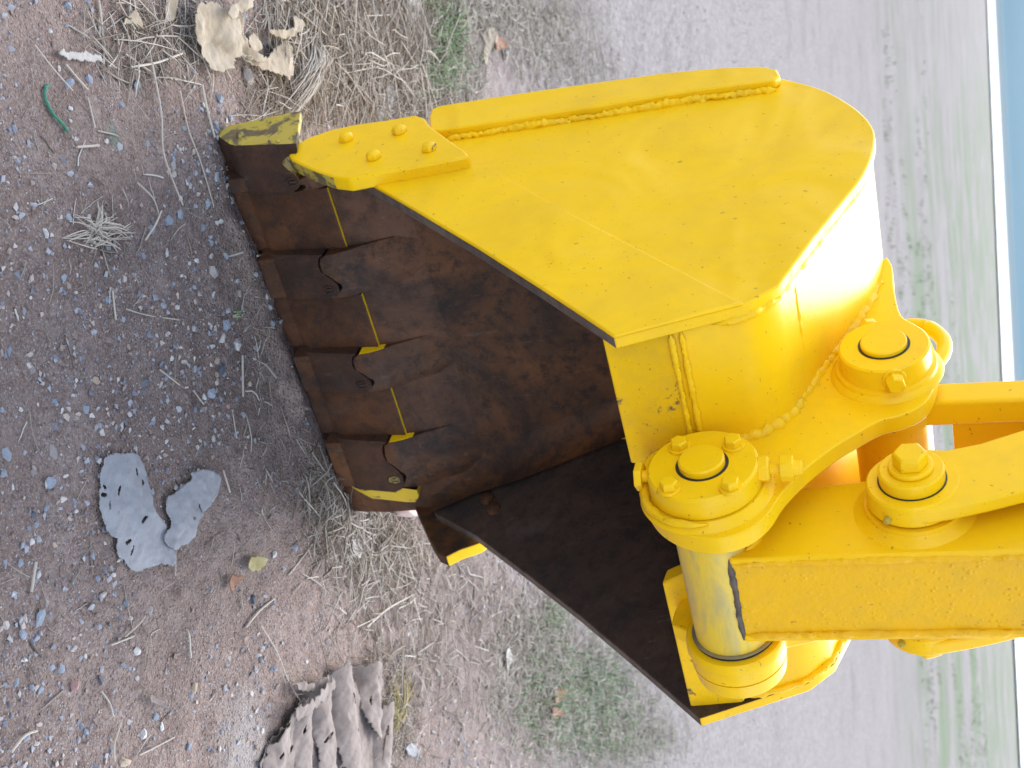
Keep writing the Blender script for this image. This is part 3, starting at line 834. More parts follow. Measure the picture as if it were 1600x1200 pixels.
# ================================================================== GROUND LITTER
def in_poly(px, py, poly):
    ins = np.zeros(px.shape, bool); n = len(poly); j = n - 1
    for i in range(n):
        xi, yi = poly[i]; xj, yj = poly[j]
        c = ((yi > py) != (yj > py)) & (px < (xj - xi) * (py - yi) / (yj - yi + 1e-12) + xi)
        ins ^= c; j = i
    return ins
def leaf_mat(name, a, b, sc=30, rough=.8):
    t = NT(name)
    c = t.mix(t.ramp(t.noise(sc, 6, .65), [(.35, 0.0), (.65, 1.0)]), a, b)
    c = t.mix(t.math('MULTIPLY', t.ramp(t.noise(120, 3, .7), [(.60, 0.0), (.75, 1.0)]), .5), c, tuple(v * .55 for v in a))
    return t.out(c, rough, t.bump(t.noise(160, 5, .7), .35, .0015), **{'Specular IOR Level': .2})
M['leaf_cream'] = leaf_mat('cream_dry_leaf', (.215, .175, .125), (.335, .29, .225), 16)
M['leaf_grey'] = leaf_mat('blue_grey_dry_leaf', (.235, .242, .262), (.31, .315, .328), 14)
M['leaf_brown'] = leaf_mat('mauve_brown_dry_leaf', (.165, .134, .122), (.255, .218, .20), 18)
M['leaf_rose'] = leaf_mat('rosy_brown_dry_leaf', (.22, .15, .14), (.30, .225, .21), 18)
M['leaf_rust'] = leaf_mat('rust_orange_dry_leaf', (.20, .095, .06), (.30, .17, .11), 30)
M['leaf_olive'] = leaf_mat('yellow_olive_dry_leaf', (.27, .225, .09), (.38, .33, .18), 30)
M['leaf_white'] = leaf_mat('bleached_dry_leaf', (.34, .32, .30), (.42, .40, .37), 30)
def sheet(name, label, cat, outline, mat, amp=.02, freq=16, lift=.006, fold=None, holes=(), res=.0035, group=None, jag=.006, curl=0.0, seed=0, arch=None, parent=None):
    """a dry leaf or torn sheet lying on the soil: irregular outline, creased, with real thickness"""
    P = [G(x, y)[:2] for x, y in outline]
    P = np.array(spline(P, 5, True)); x0, y0 = P.min(0) - .02; x1, y1 = P.max(0) + .02
    xs = np.arange(x0, x1, res); ys = np.arange(y0, y1, res)
    X, Y = np.meshgrid(xs, ys, indexing='ij')
    jx = jag * fbm(X * 60, Y * 60, 5 + seed, 3); jy = jag * fbm(X * 60, Y * 60, 55 + seed, 3)
    keep = in_poly(X + jx * 2, Y + jy * 2, P)
    for hx, hy, hr in holes:
        c = G(hx, hy); an = hx * 1.7; ca, sa = math.cos(an), math.sin(an); hx_, hy_ = X - c[0], Y - c[1]; sl = 1 + 1.6 * abs(math.sin(hy * 3.1))
        q = np.hypot((hx_ * ca - hy_ * sa) / sl + jx, (hx_ * sa + hy_ * ca) * sl * .9 + jy); keep &= q > hr * (.55 + .6 * abs(math.sin(hx * 5.3)))
    wx = .05 * fbm(X * 7, Y * 7, 2 + seed, 2); wy = .05 * fbm(X * 7, Y * 7, 3 + seed, 2)
    ridged = 1 - 2.6 * np.abs(vnoise((X + wx) * freq, (Y + wy) * freq, 9 + seed)) - .8 * np.abs(vnoise((X + wx) * freq * 2.3, (Y + wy) * freq * 2.3, 19 + seed))
    Z = ground_z(X, Y) * .6 + lift + amp * (ridged * .55 + 1.0 * vnoise(X * freq * .45, Y * freq * .45, 31 + seed))
    if fold:
        (fx, fy), ff, fa = fold
        ph = (X * fx + Y * fy) * ff + 5.0 * fbm(X * 5, Y * 5, 71 + seed, 2)
        Z = Z + fa * np.abs(np.sin(ph)) * np.clip(.75 + 1.6 * vnoise(X * 8, Y * 8, 81 + seed), .1, 1.4)
    if curl:
        c = P.mean(0); rr = np.hypot(X - c[0], Y - c[1]) / (np.abs(P - c).max() + 1e-6); Z = Z + curl * np.clip(rr - .35, 0, 1) ** 1.6
    if arch:
        (q0, q1), hw, hh = arch; q0 = G(*q0)[:2]; q1 = G(*q1)[:2]; dv = (q1 - q0) / np.linalg.norm(q1 - q0)
        off = (X - q0[0]) * -dv[1] + (Y - q0[1]) * dv[0]; al = (X - q0[0]) * dv[0] + (Y - q0[1]) * dv[1]
        off = off + .012 * vnoise(al * 14, al * 0, 41 + seed)
        Z = Z + .62 * hh * (1 - (off / hw) ** 2) * (1 + .8 * vnoise(al * 10, off * 8, 43 + seed))
    Z = np.maximum(Z, ground_z(X, Y) + .0015)
    Xd = X + .4 * res * vnoise(X * 300, Y * 300, 3); Yd = Y + .4 * res * vnoise(X * 300, Y * 300, 4)
    quad = keep[:-1, :-1] & keep[1:, :-1] & keep[1:, 1:] & keep[:-1, 1:]
    I = np.arange(X.size).reshape(X.shape)
    F = np.stack([I[:-1, :-1][quad], I[1:, :-1][quad], I[1:, 1:][quad], I[:-1, 1:][quad]], 1)
    used, inv = np.unique(F.ravel(), return_inverse=True)
    V = np.stack([Xd.ravel(), Yd.ravel(), Z.ravel()], 1)[used]
    c = np.array([V[:, 0].mean(), V[:, 1].mean(), V[:, 2].min()])
    o = mesh_np(name, V - c, inv.reshape(F.shape), mat, parent); o.location = c if parent is None else Vector(c) - Vector(parent.location)
    md = o.modifiers.new('thickness', 'SOLIDIFY'); md.thickness = .0014; md.offset = 1
    return tag(o, label, cat, group) if label else o

# the big grey leaf, torn in two lobes
sheet('dry_leaf', 'large flat blue-grey dry leaf with insect holes, lying on bare dirt', 'dry leaf',
      [(158, 712), (205, 706), (225, 730), (234, 770), (234, 796), (252, 812), (264, 838), (272, 868), (266, 886), (252, 880), (236, 886), (214, 894), (196, 886), (180, 864), (180, 842), (170, 838), (152, 808), (143, 780), (143, 742), (150, 728)],
      M['leaf_grey'], .010, 9, .007, holes=[(151, 761, .004), (151, 773, .005), (178, 766, .005), (211, 737, .007), (221, 755, .005), (163, 791, .006), (219, 812, .005), (204, 862, .005), (197, 846, .005)], seed=1, curl=.004, jag=.003, res=.0024)
sheet('dry_leaf', 'smaller torn blue-grey dry leaf right beside the large grey one', 'dry leaf',
      [(255, 778), (275, 765), (290, 752), (292, 738), (315, 733), (335, 742), (336, 765), (325, 790), (312, 800), (304, 820), (292, 846), (264, 860), (252, 840), (262, 818), (254, 800)],
      M['leaf_grey'], .012, 10, .008, holes=[(297, 810, .004), (307, 795, .004)], seed=4, curl=.006, jag=.003, res=.0024)
# crumpled sheets
cream = sheet('crumpled_leaf', 'big crumpled cream dry leaf on the straw above the first tooth', 'dry leaf',
      [(283, 12), (300, 4), (322, 10), (345, 30), (352, 60), (360, 84), (374, 98), (356, 92), (340, 112), (316, 114), (306, 96), (290, 76), (280, 44)],
      M['leaf_cream'], .022, 11, .012, fold=((1, .4), 20, .012), seed=8, jag=.006, res=.0028, curl=.01)
for k, (ol, ax_, hw, hh, lf_) in enumerate([
      ([(318, 22), (336, 8), (352, -4), (366, 0), (360, 16), (344, 26), (326, 36)], ((318, 30), (366, 0)), .035, .016, .040),
      ([(338, 22), (351, 22), (355, 50), (366, 74), (384, 88), (398, 92), (384, 100), (366, 92), (350, 72), (340, 48)], ((345, 22), (385, 95)), .030, .018, .030),
      ([(356, 90), (384, 96), (402, 90), (426, 70), (446, 66), (446, 96), (442, 122), (424, 124), (405, 114), (376, 104)], ((358, 96), (446, 110)), .05, .014, .018),
      ([(398, 50), (420, 48), (440, 44), (446, 24), (462, 40), (446, 56), (432, 64), (408, 58)], ((398, 54), (462, 42)), .03, .016, .024),
      ([(370, 62), (388, 50), (396, 60), (400, 78), (386, 84), (374, 76)], ((372, 60), (398, 82)), .03, .010, .012)]):
    sheet('leaf_fold', None, None, ol, M['leaf_cream'], .010, 14, lf_, seed=50 + 4 * k, jag=.004, res=.0028, arch=(ax_, hw, hh), parent=cream)
brown = sheet('crumpled_leaf', 'large mauve-brown crumpled dry leaf with deep folds, beside pale sand', 'dry leaf',
      [(404, 1206), (408, 1174), (432, 1142), (446, 1120), (470, 1090), (500, 1074), (530, 1066), (570, 1070), (598, 1100), (600, 1150), (606, 1210), (520, 1214), (450, 1210)],
      M['leaf_brown'], .010, 12, .006, holes=[(446, 1142, .007), (480, 1158, .007), (524, 1152, .006), (452, 1172, .008)], seed=15, jag=.008, res=.003)
for k, (ol, ax_, hw, hh, lf_, hol) in enumerate([
      ([(512, 1044), (526, 1038), (544, 1046), (550, 1080), (548, 1120), (554, 1160), (556, 1208), (530, 1212), (520, 1170), (510, 1120), (506, 1080)], ((526, 1040), (540, 1206)), .050, .030, .016, [(536, 1092, .006), (541, 1140, .005)]),
      ([(552, 1040), (574, 1034), (596, 1044), (600, 1080), (588, 1120), (580, 1160), (572, 1150), (560, 1120), (556, 1080)], ((574, 1036), (574, 1158)), .052, .034, .012, [(572, 1060, .006), (566, 1092, .007), (585, 1072, .004)]),
      ([(484, 1060), (500, 1058), (506, 1084), (512, 1130), (520, 1180), (516, 1208), (494, 1204), (486, 1160), (478, 1110), (474, 1080)], ((490, 1060), (508, 1206)), .046, .030, .014, [(505, 1106, .006), (500, 1150, .007)]),
      ([(456, 1098), (474, 1090), (482, 1130), (490, 1180), (486, 1210), (460, 1206), (456, 1160), (450, 1126)], ((464, 1092), (474, 1208)), .045, .026, .010, [(466, 1140, .006)]),
      ([(412, 1172), (434, 1140), (448, 1132), (452, 1160), (448, 1204), (420, 1210), (404, 1204)], ((440, 1136), (426, 1208)), .05, .020, .008, [(428, 1178, .008)]),
      ([(584, 1110), (600, 1092), (606, 1130), (604, 1180), (598, 1210), (580, 1204), (578, 1160)], ((594, 1096), (592, 1206)), .042, .026, .010, [(592, 1140, .006)]),
      ([(432, 1110), (448, 1096), (470, 1086), (486, 1066), (500, 1060), (496, 1080), (478, 1100), (456, 1116), (438, 1126)], ((434, 1116), (498, 1064)), .035, .018, .032, []),
      ([(436, 1066), (456, 1064), (476, 1068), (480, 1078), (462, 1082), (450, 1076)], ((438, 1068), (478, 1074)), .025, .012, .016, [])]):
    sheet('leaf_fold', None, None, ol, M['leaf_brown'], .010, 16, lf_, holes=hol, seed=70 + 4 * k, jag=.007, res=.003, arch=(ax_, hw, hh), parent=brown)
small = [
 ('cream pointed dry leaf among straw left of the big crumpled leaf', [(186, 44), (206, 14), (218, 30), (221, 46), (200, 38)], 'leaf_cream', .014),
 ('rosy brown dry leaf on straw above the wear strip', [(612, 112), (625, 100), (645, 104), (652, 122), (642, 134), (632, 130), (628, 120), (616, 126)], 'leaf_rose', .020),
 ('grey dry leaf lying between straw and side cutter', [(588, 150), (604, 130), (612, 146), (606, 166), (592, 182), (582, 172)], 'leaf_grey', .014),
 ('orange dry leaf beside the grey pebble behind the bucket', [(766, 62), (776, 58), (782, 72), (774, 80), (766, 76)], 'leaf_rust', .026),
 ('cream dry leaf standing next to the orange leaf', [(748, 52), (762, 44), (768, 60), (762, 84), (754, 104), (748, 90), (752, 70)], 'leaf_cream', .024),
 ('yellow-green curled leaf on gravel below the teeth', [(383, 876), (394, 867), (408, 872), (406, 886), (396, 894), (384, 888)], 'leaf_olive', .018),
 ('tan curled leaf touching the yellow-green one', [(356, 908), (362, 897), (378, 900), (372, 912), (360, 924)], 'leaf_rust', .012),
 ('upright red-brown dry leaf on the pale grass', [(856, 1094), (866, 1074), (876, 1080), (870, 1098)], 'leaf_rust', .030),
 ('small red-brown dry leaf lower than the upright one', [(852, 1114), (862, 1104), (872, 1112), (862, 1126)], 'leaf_rust', .020),
 ('white pointed dry leaf lying flat on the dirt', [(783, 1022), (789, 1012), (797, 1030), (792, 1046), (786, 1054), (788, 1036)], 'leaf_white', .012),
 ('bleached curled leaf standing in the grass at the top edge', [(620, 0), (640, -6), (648, 20), (640, 42), (628, 34)], 'leaf_white', .026),
 ('white torn leaf near the green grass at the top edge', [(704, 12), (718, 20), (724, 44), (716, 54), (708, 36)], 'leaf_white', .022),
 ('grey shell-like leaf among pebbles', [(224, 1086), (236, 1084), (256, 1100), (250, 1106), (234, 1100)], 'leaf_brown', .010),
 ('pale bark flake on dirt near the green string', [(88, 82), (104, 79), (150, 84), (152, 98), (120, 96), (94, 90)], 'leaf_white', .008),
 ('cream leaf scrap on the left of the crumpled leaf', [(256, 0), (272, -4), (271, 30), (258, 34)], 'leaf_cream', .012),
 ('mauve dry leaf half buried in straw', [(560, 150), (578, 142), (590, 158), (576, 172), (562, 166)], 'leaf_rose', .016),
 ('blue-white torn scrap on straw below the lip corner', [(545, 846), (558, 842), (566, 856), (562, 872), (552, 866)], 'leaf_white', .012),
 ('grey leaf flake beside the crumpled brown leaf', [(628, 1170), (640, 1160), (650, 1172), (642, 1184)], 'leaf_grey', .012),
]
for k, (lb, ol, mt, cu) in enumerate(small):
    sheet('dry_leaf', lb, 'dry leaf', ol, M[mt], .003 if 'bark' in lb else .008, 14, .006, res=.003, seed=30 + k * 3, curl=cu, jag=.003)

# --- stones
def rock_mesh(seed, flat, n=18, lump=.35):
    rg = np.random.default_rng(seed); bm = bmesh.new()
    for k in range(n):
        v = rg.normal(size=3); v /= np.linalg.norm(v); v *= 1 - lump * rg.random() ** 2
        v *= (1, .62 + .35 * rg.random() * 0 + .2, flat); bm.verts.new(v)
    r = bmesh.ops.convex_hull(bm, input=bm.verts)
    bmesh.ops.delete(bm, geom=[g for g in r['geom_interior'] if isinstance(g, bmesh.types.BMVert)], context='VERTS')
    bmesh.ops.recalc_face_normals(bm, faces=bm.faces)
    me = bpy.data.meshes.new('stone'); bm.to_mesh(me); bm.free(); me.update(); return me
def stone_mat(name, a, b):
    t = NT(name); oi = t.n('ObjectInfo')
    c = t.mix(t.noise(2.2, 6, .65), a, b)
    c = t.mix(t.math('MULTIPLY', oi.outputs['Random'], .55), c, tuple(min(.8, v * 1.55) for v in b))
    c = t.mix(t.math('MULTIPLY', t.ramp(t.noise(5, 4, .7), [(.52, 0.0), (.66, 1.0)]), .55), c, (.30, .22, .19))
    return t.out(c, .8, t.bump(t.noise(7, 6, .7), .5, .06), **{'Specular IOR Level': .25})
SM = {'b': stone_mat('blue_grey_stone', (.15, .185, .245), (.29, .325, .375)), 'w': stone_mat('whitish_stone', (.46, .44, .42), (.62, .60, .57)),
      't': stone_mat('tan_stone', (.36, .27, .18), (.52, .42, .31)), 'p': stone_mat('pink_stone', (.34, .19, .18), (.42, .26, .24)),
      'g': stone_mat('grey_brown_stone', (.22, .195, .185), (.34, .31, .30)), 'd': stone_mat('dark_slate_stone', (.06, .075, .10), (.13, .15, .18))}
proto = {}
for k in SM:
    for v in range(5):
        me = rock_mesh(100 + v * 7 + ord(k), .38 + .12 * (v % 3), 17 + v); me.materials.append(SM[k]); proto[(k, v)] = me
KIND = {'b': ('blue-grey stone', 'small blue-grey stones on the dirt'), 'w': ('whitish stone', 'small whitish stones on the dirt'), 't': ('tan stone', 'small tan stones on the dirt'),
        'p': ('pink stone', 'small pink stones on the dirt'), 'g': ('grey-brown stone', 'small grey-brown stones on the dirt'), 'd': ('dark slate stone', 'small dark slate stones on the dirt')}
COLN = {'b': 'small angular blue-grey stone among the loose gravel on the dirt', 'w': 'small whitish stone among the loose gravel on the dirt', 't': 'small tan stone among the loose gravel on the dirt',
        'p': 'small pinkish stone among the loose gravel on the dirt', 'g': 'small grey-brown stone among the loose gravel on the dirt', 'd': 'small dark slate stone among the loose gravel on the dirt'}
def stone(x, y, r, k, label=None, sink=.35, rot=None, asp=None):
    me = proto[(k, int(RNG.integers(5)))]
    o = bpy.data.objects.new('stone', me); COL.objects.link(o)
    s = np.array([1.0, .75 + .4 * RNG.random(), .8 + .5 * RNG.random()]) * r
    o.scale = s if asp is None else (r, r * asp, r * .55)
    o.location = (x, y, float(ground_z(x, y)) + r * (.42 - sink) * .8)
    o.rotation_euler = (RNG.normal() * .18, RNG.normal() * .18, RNG.random() * 6.28 if rot is None else rot)
    if label: tag(o, label, 'stone')
    else: tag(o, ('larger ' if r > .0135 else 'small ' if r > .0085 else 'tiny ') + KIND[k][0] + ' ' + where(x, y), 'stone', KIND[k][1])
    return o
MARK = [(( 190, 790), 'by the large grey leaf'), ((295, 790), 'by the smaller grey leaf'), ((90, 170), 'near the green string'), ((120, 90), 'near the pale bark flake'), ((150, 360), 'near the dead grass tuft'),
        ((240, 200), 'along the long straw stalks'), ((330, 270), 'in front of the first tooth'), ((385, 420), 'in front of the second tooth'), ((405, 560), 'in front of the third tooth'), ((460, 720), 'in front of the last tooth'),
        ((60, 575), 'near the large half-buried stone'), ((200, 580), 'on the open dirt near the dark pitted stone'), ((70, 970), 'near the big wedge-shaped stone'), ((120, 1080), 'near the rounded pink stone'), ((300, 1080), 'left of the crumpled brown leaf'),
        ((390, 890), 'near the yellow-green leaf'), ((500, 1000), 'right of the crumpled brown leaf'), ((225, 1010), 'near the white stone with a blue face'), ((30, 330), 'at the near edge of the dirt by the tuft'), ((200, 1170), 'near the cream and tan stone'),
        ((330, 80), 'beside the big crumpled cream leaf'), ((700, 1050), 'on the straw-strewn dirt behind the bucket'), ((850, 30), 'on the pale lot behind the wear strip'), ((340, 620), 'between the third tooth and the grey leaf'), ((20, 740), 'near the squarish blue stone')]
MARKW = [(G(*p)[:2], w) for p, w in MARK]
def where(x, y): return min(MARKW, key=lambda m: (m[0][0] - x) ** 2 + (m[0][1] - y) ** 2)[1]
def px2m(x, y, s): return s / 2 / (FPX / np.linalg.norm(G(x, y) - CAM)) * 1.08
special = [(60, 578, 34, 'g', 'large half-buried blue-grey stone on open dirt, its top worn flat', .55), (68, 965, 36, 'b', 'big wedge-shaped blue-grey stone, the larger of two side by side', .3),
 (85, 755, 27, 'b', 'squarish blue stone on the dirt left of the large grey leaf', .3), (120, 1072, 23, 'p', 'rounded pink stone standing out on the dirt', .3), (374, 538, 27, 'w', 'large veined white and blue stone close to the lip', .25),
 (330, 425, 28, 'g', 'flat greenish-grey stone close to the second tooth', .3), (350, 577, 26, 'd', 'dark blue stone below the large veined white one', .3), (90, 705, 28, 'g', 'rounded brown-grey stone half buried above the squarish blue one', .5),
 (219, 1015, 24, 'w', 'white stone with a blue face near a dry stalk', .3), (40, 990, 23, 'b', 'blue-grey stone, the smaller of two side by side', .3), (167, 1063, 22, 'd', 'dark blue oblong stone right of the pink one', .3),
 (386, 122, 36, 'g', 'brown rock tucked under the big crumpled cream leaf', .2), (788, 82, 30, 'g', 'grey-green pebble beside the orange leaf behind the bucket', .2), (112, 130, 23, 'b', 'blue stone at the foot of a long stalk near the bark flake', .3),
 (10, 712, 30, 'b', 'pale blue stone cut by the edge of the picture', .3), (200, 1190, 30, 't', 'cream and tan stone at the bottom edge', .3), (230, 598, 20, 'd', 'dark blue pitted stone alone on the dirt', .3), (152, 596, 18, 't', 'cream tan pebble alone on the dirt', .3)]
for x, y, s, k, lb, sk in special:
    p = G(x, y); stone(p[0], p[1], px2m(x, y, s), k, lb, sk)
traced = 'b145,123,20 b223,131,22 b110,10,20 b145,3,14 b112,38,12 b195,161,18 b27,201,16 b241,225,13 b277,248,14 b293,200,13 w292,232,10 w301,290,14 b333,277,18 b325,318,18 b362,315,16 b283,335,20 b241,358,22 b268,345,20 b320,355,16 b103,340,16 b119,275,12 w65,365,18 w100,107,12 w114,168,12 w113,188,12 b338,198,16 b357,185,14 w264,395,18 t215,264,10 t100,25,10 b340,155,20 b380,25,14 g368,458,16 b302,450,14 b350,508,20 w345,528,22 b302,577,16 b313,585,12 t340,586,14 b25,548,18 w123,595,10 w50,464,10 t158,478,10 b138,640,18 w190,593,10 w195,670,16 b90,627,16 w118,618,10 b155,665,14 g148,668,14 b10,740,16 w340,685,16 t335,715,14 p360,635,12 w310,700,12 w55,847,14 t92,851,12 b200,942,18 g240,955,20 b103,1045,18 w42,1033,16 b157,905,14 b300,1085,16 w260,1134,18 t308,1075,20 b143,1142,16 b180,1173,14 b295,1165,18 w232,1148,22 w66,898,20 g335,980,16 b30,1067,18 b55,1075,14 b70,1080,18 b249,1120,16 b162,980,12 b465,857,16 d405,936,18 d512,1004,18 w485,1034,10 d410,1030,14 w433,866,14 g555,855,18 b20,1000,14 b75,795,14 g60,740,16 w30,760,14 b310,640,12 w322,620,14 w270,560,12 b245,540,12 b262,590,12 b375,480,14 b382,430,12 w300,410,12 b350,400,14 b330,380,12 w345,345,12 b372,350,12 b385,395,12 w405,465,12 b412,480,14 b420,505,14 t395,600,12 w330,540,14 b385,515,12 b210,700,10 w120,800,12 b60,820,14 b35,880,16 w25,930,12 b90,1010,12 t140,1030,10 b185,1110,12 w220,1060,12 g268,1050,14 b330,1060,12 b345,1010,12 b360,1040,10 w375,1070,10 b130,560,10 b12,640,12 w40,640,10 b240,660,12 w260,690,10 p280,720,10 b255,470,10 w275,480,12 w285,430,10 b210,430,10 b230,400,12'.split()
for tt in traced:
    k = tt[0]; x, y, s = map(float, tt[1:].split(',')); p = G(x, y); stone(p[0], p[1], px2m(x, y, s), k)
n_more = 0
while n_more < 135:      # further loose stones over the open dirt and the lot
    x = RNG.uniform(-.7, 2.6); y = RNG.uniform(-1.35, 2.6)
    if abs(y + .0) < .12 and -.1 < x < 1.0 or (0 < x < .95 and -.1 < y < .2): continue
    if fbm(np.array(x * 4), np.array(y * 4), 91, 2) < -.05: continue
    stone(x, y, .0055 + .010 * RNG.random() ** 2.2, 'bbbwwtgbd'[int(RNG.integers(9))]); n_more += 1

# broken brick by the lip corner
t = NT('broken_brick'); M['brick'] = t.out(t.mix(t.ramp(t.noise(20, 6, .7), [(.4, 0.0), (.65, 1.0)]), (.50, .30, .27), (.62, .50, .46)), .9, t.bump(t.noise(90, 5, .7), .6, .003))
bm = bmesh.new(); rg = np.random.default_rng(5); c = G(625, 772)
for k in range(26):
    v = rg.uniform(-1, 1, 3); v = np.sign(v) * np.abs(v) ** .35
    bm.verts.new((c[0] + .085 * (v[0] * .8 + v[1] * .5), c[1] + .055 * (v[1] - v[0] * .4), .018 + v[2] * .034))
r = bmesh.ops.convex_hull(bm, input=bm.verts)
bmesh.ops.delete(bm, geom=[g_ for g_ in r['geom_interior'] if isinstance(g_, bmesh.types.BMVert)], context='VERTS')
tag(build('brick_lump', bm, M['brick'], None, .004, 2, org=(c[0], c[1], 0)), 'broken pink brick lump in the straw behind the lip corner', 'brick')

# --- green string
t = NT('green_string'); M['string'] = t.out((.03, .16, .10), .7, t.bump(t.noise(300, 3), .4, .001))
pts = [(80, 133), (73, 137), (73, 150), (79, 164), (88, 178), (98, 192), (108, 205)]
pts = [G(x, y) for x, y in pts]; pts = spline([(p[0], p[1], float(ground_z(p[0], p[1])) + .005) for p in pts], 6)
bm = bmesh.new(); tube(bm, pts, .0032, 7, True, lambda i, k: 1 + .25 * math.sin(i * 1.3 + k))
tag(build('string', bm, M['string'], None, 0, org=pts[0]), 'short piece of green string lying on bare dirt', 'string')

# --- straw
t = NT('dry_straw'); ge = t.n('NewGeometry')
c = t.ramp(ge.outputs['Random Per Island'], [(0, (.09, .065, .045)), (.2, (.18, .14, .105)), (.5, (.30, .255, .205)), (.75, (.40, .355, .30)), (.92, (.52, .48, .43)), (1, (.20, .165, .14))])
M['straw'] = t.out(c, .75, t.bump(t.noise(200, 3), .3, .001), **{'Specular IOR Level': .3})
t = NT('pale_straw_stalk'); M['stalk'] = t.out(t.mix(t.noise(30, 4), (.34, .29, .235), (.48, .43, .37)), .7, t.bump(t.noise(200, 3), .3, .001))
def straw_batch(pos, ang, length, width, zlift, bend, tilt, mat, name, label=None, cat=None, kind=None):
    n = len(pos); S = 4
    ts = np.linspace(-.5, .5, S)
    d = np.stack([np.cos(ang), np.sin(ang)], 1); pr = np.stack([-d[:, 1], d[:, 0]], 1)
    V = np.zeros((n, S, 3, 3))
    for i, tt in enumerate(ts):
        cxy = pos + d * (length * tt)[:, None] + pr * (bend * length * (tt * tt * 4 - .5))[:, None]
        z = ground_z(cxy[:, 0], cxy[:, 1]) + zlift + tilt * length * tt + np.abs(bend) * length * .25 * (1 - 4 * tt * tt)
        w = width * (1.0 if i < S - 1 else .5)
        for k, (a, b) in enumerate(((-1, 0), (1, 0), (0, .9))):
            V[:, i, k, :2] = cxy + pr * (a * w)[:, None]; V[:, i, k, 2] = np.maximum(z, .0) * 1 + b * w if False else z + b * w
    V = V.reshape(-1, 3); base = np.arange(n)[:, None] * S * 3
    quads = []
    for i in range(S - 1):
        for k in range(3):
            a = i * 3 + k; b = i * 3 + (k + 1) % 3
            quads.append([a, b, b + 3, a + 3])
    q = np.array(quads); F = (base[:, :, None] + q[None]).reshape(-1, 4)
    o = mesh_np(name, V, F, mat)
    return tag(o, label, cat, None, kind)
def cloud(items, world_n=0, wb=None):
    P = []; Lh = []; lift = []
    for (x, y, sx, sy, n, l0, l1, zz) in items:
        u = RNG.normal(size=(n * 2, 2))
        u = u[(np.abs(u) < 2).all(1)][:n]
        for a, b in u:
            p = G(x + a * sx, y + b * sy); P.append(p[:2]); Lh.append(RNG.uniform(l0, l1) if RNG.random() < .8 else RNG.uniform(l1, l1 * 1.8)); lift.append(RNG.random() ** 1.5 * zz)
    for k in range(world_n):
        P.append((RNG.uniform(wb[0], wb[1]), RNG.uniform(wb[2], wb[3]))); Lh.append(RNG.uniform(.02, .08)); lift.append(RNG.random() * .004)
    return np.array(P), np.array(Lh), np.array(lift)
P, Lh, lf = cloud([(540, 70, 62, 62, 1900, .035, .13, .035), (470, 30, 40, 30, 500, .03, .10, .02), (640, 70, 45, 60, 1100, .03, .10, .028), (600, 165, 50, 18, 500, .03, .08, .02),
                   (545, 790, 40, 50, 700, .03, .09, .018), (600, 850, 55, 45, 800, .03, .09, .014), (500, 740, 18, 45, 160, .02, .07, .012), (640, 960, 70, 70, 700, .02, .08, .010),
                   (720, 1050, 70, 80, 300, .03, .09, .010), (620, 1110, 22, 50, 350, .03, .10, .022), (780, 920, 60, 60, 300, .03, .08, .008), (250, 60, 60, 45, 300, .03, .10, .012),
                   (440, 150, 35, 30, 350, .03, .10, .015), (200, 340, 110, 90, 70, .02, .06, .004), (220, 950, 130, 140, 60, .02, .06, .003), (410, 620, 25, 120, 110, .015, .05, .004), (380, 330, 20, 80, 90, .02, .05, .004)],
                  700, (-.8, 3.2, -1.4, 3.6))
ang = RNG.uniform(0, 6.28, len(P))
near_top = (P[:, 0] < .3) & (P[:, 1] > .3)
ang[near_top] = np.where(RNG.random(near_top.sum()) < .5, RNG.normal(-.7, .45, near_top.sum()), ang[near_top])
keep = ~((P[:, 0] > -.03) & (P[:, 0] < .96) & (P[:, 1] > -.06) & (P[:, 1] < .12))
P, Lh, lf, ang = P[keep], Lh[keep], lf[keep], ang[keep]; n = len(P)
straw_batch(P, ang, Lh, .0005 + .0019 * RNG.random(n) ** 2.6, lf + .0015, RNG.normal(0, .04, n), RNG.normal(0, .13, n) * (lf > .006) + RNG.normal(0, .012, n), M['straw'], 'straw_litter', kind='stuff')
# thicker pale stalks lying over the pile
P, Lh, lf = cloud([(560, 80, 75, 62, 200, .06, .17, .045), (480, 40, 45, 34, 60, .06, .15, .03), (560, 800, 45, 55, 70, .04, .12, .022), (620, 900, 70, 60, 70, .04, .11, .016), (260, 50, 60, 40, 45, .05, .13, .014), (700, 1000, 80, 80, 40, .04, .1, .012)])
keep = ~((P[:, 0] > -.03) & (P[:, 0] < .96) & (P[:, 1] > -.06) & (P[:, 1] < .12))
P, Lh, lf = P[keep], Lh[keep], lf[keep]; n = len(P)
straw_batch(P, RNG.uniform(0, 6.28, n), Lh, .0010 + .0016 * RNG.random(n) ** 2, lf + .003, RNG.normal(0, .03, n), RNG.normal(0, .08, n), M['stalk'], 'stalk_litter', kind='stuff')
# bleached fine grass litter on the lot to the right
t = NT('bleached_grass'); ge = t.n('NewGeometry')
M['bleached'] = t.out(t.ramp(ge.outputs['Random Per Island'], [(0, (.13, .105, .075)), (.4, (.29, .26, .205)), (1, (.44, .41, .36))]), .8)
P, Lh, lf = cloud([(900, 1085, 75, 62, 3000, .02, .07, .018), (850, 980, 45, 35, 900, .02, .06, .012), (980, 1150, 50, 30, 900, .03, .09, .02), (740, 20, 40, 22, 700, .03, .08, .012), (850, 40, 55, 35, 1200, .03, .08, .012), (900, 110, 50, 20, 500, .03, .07, .01), (700, 130, 30, 35, 700, .03, .07, .014)])
n = len(P)
straw_batch(P, RNG.uniform(0, 6.28, n), Lh, .0008 + .0013 * RNG.random(n), lf + .002, RNG.normal(0, .18, n), RNG.normal(0, .22, n), M['bleached'], 'bleached_grass', kind='stuff')
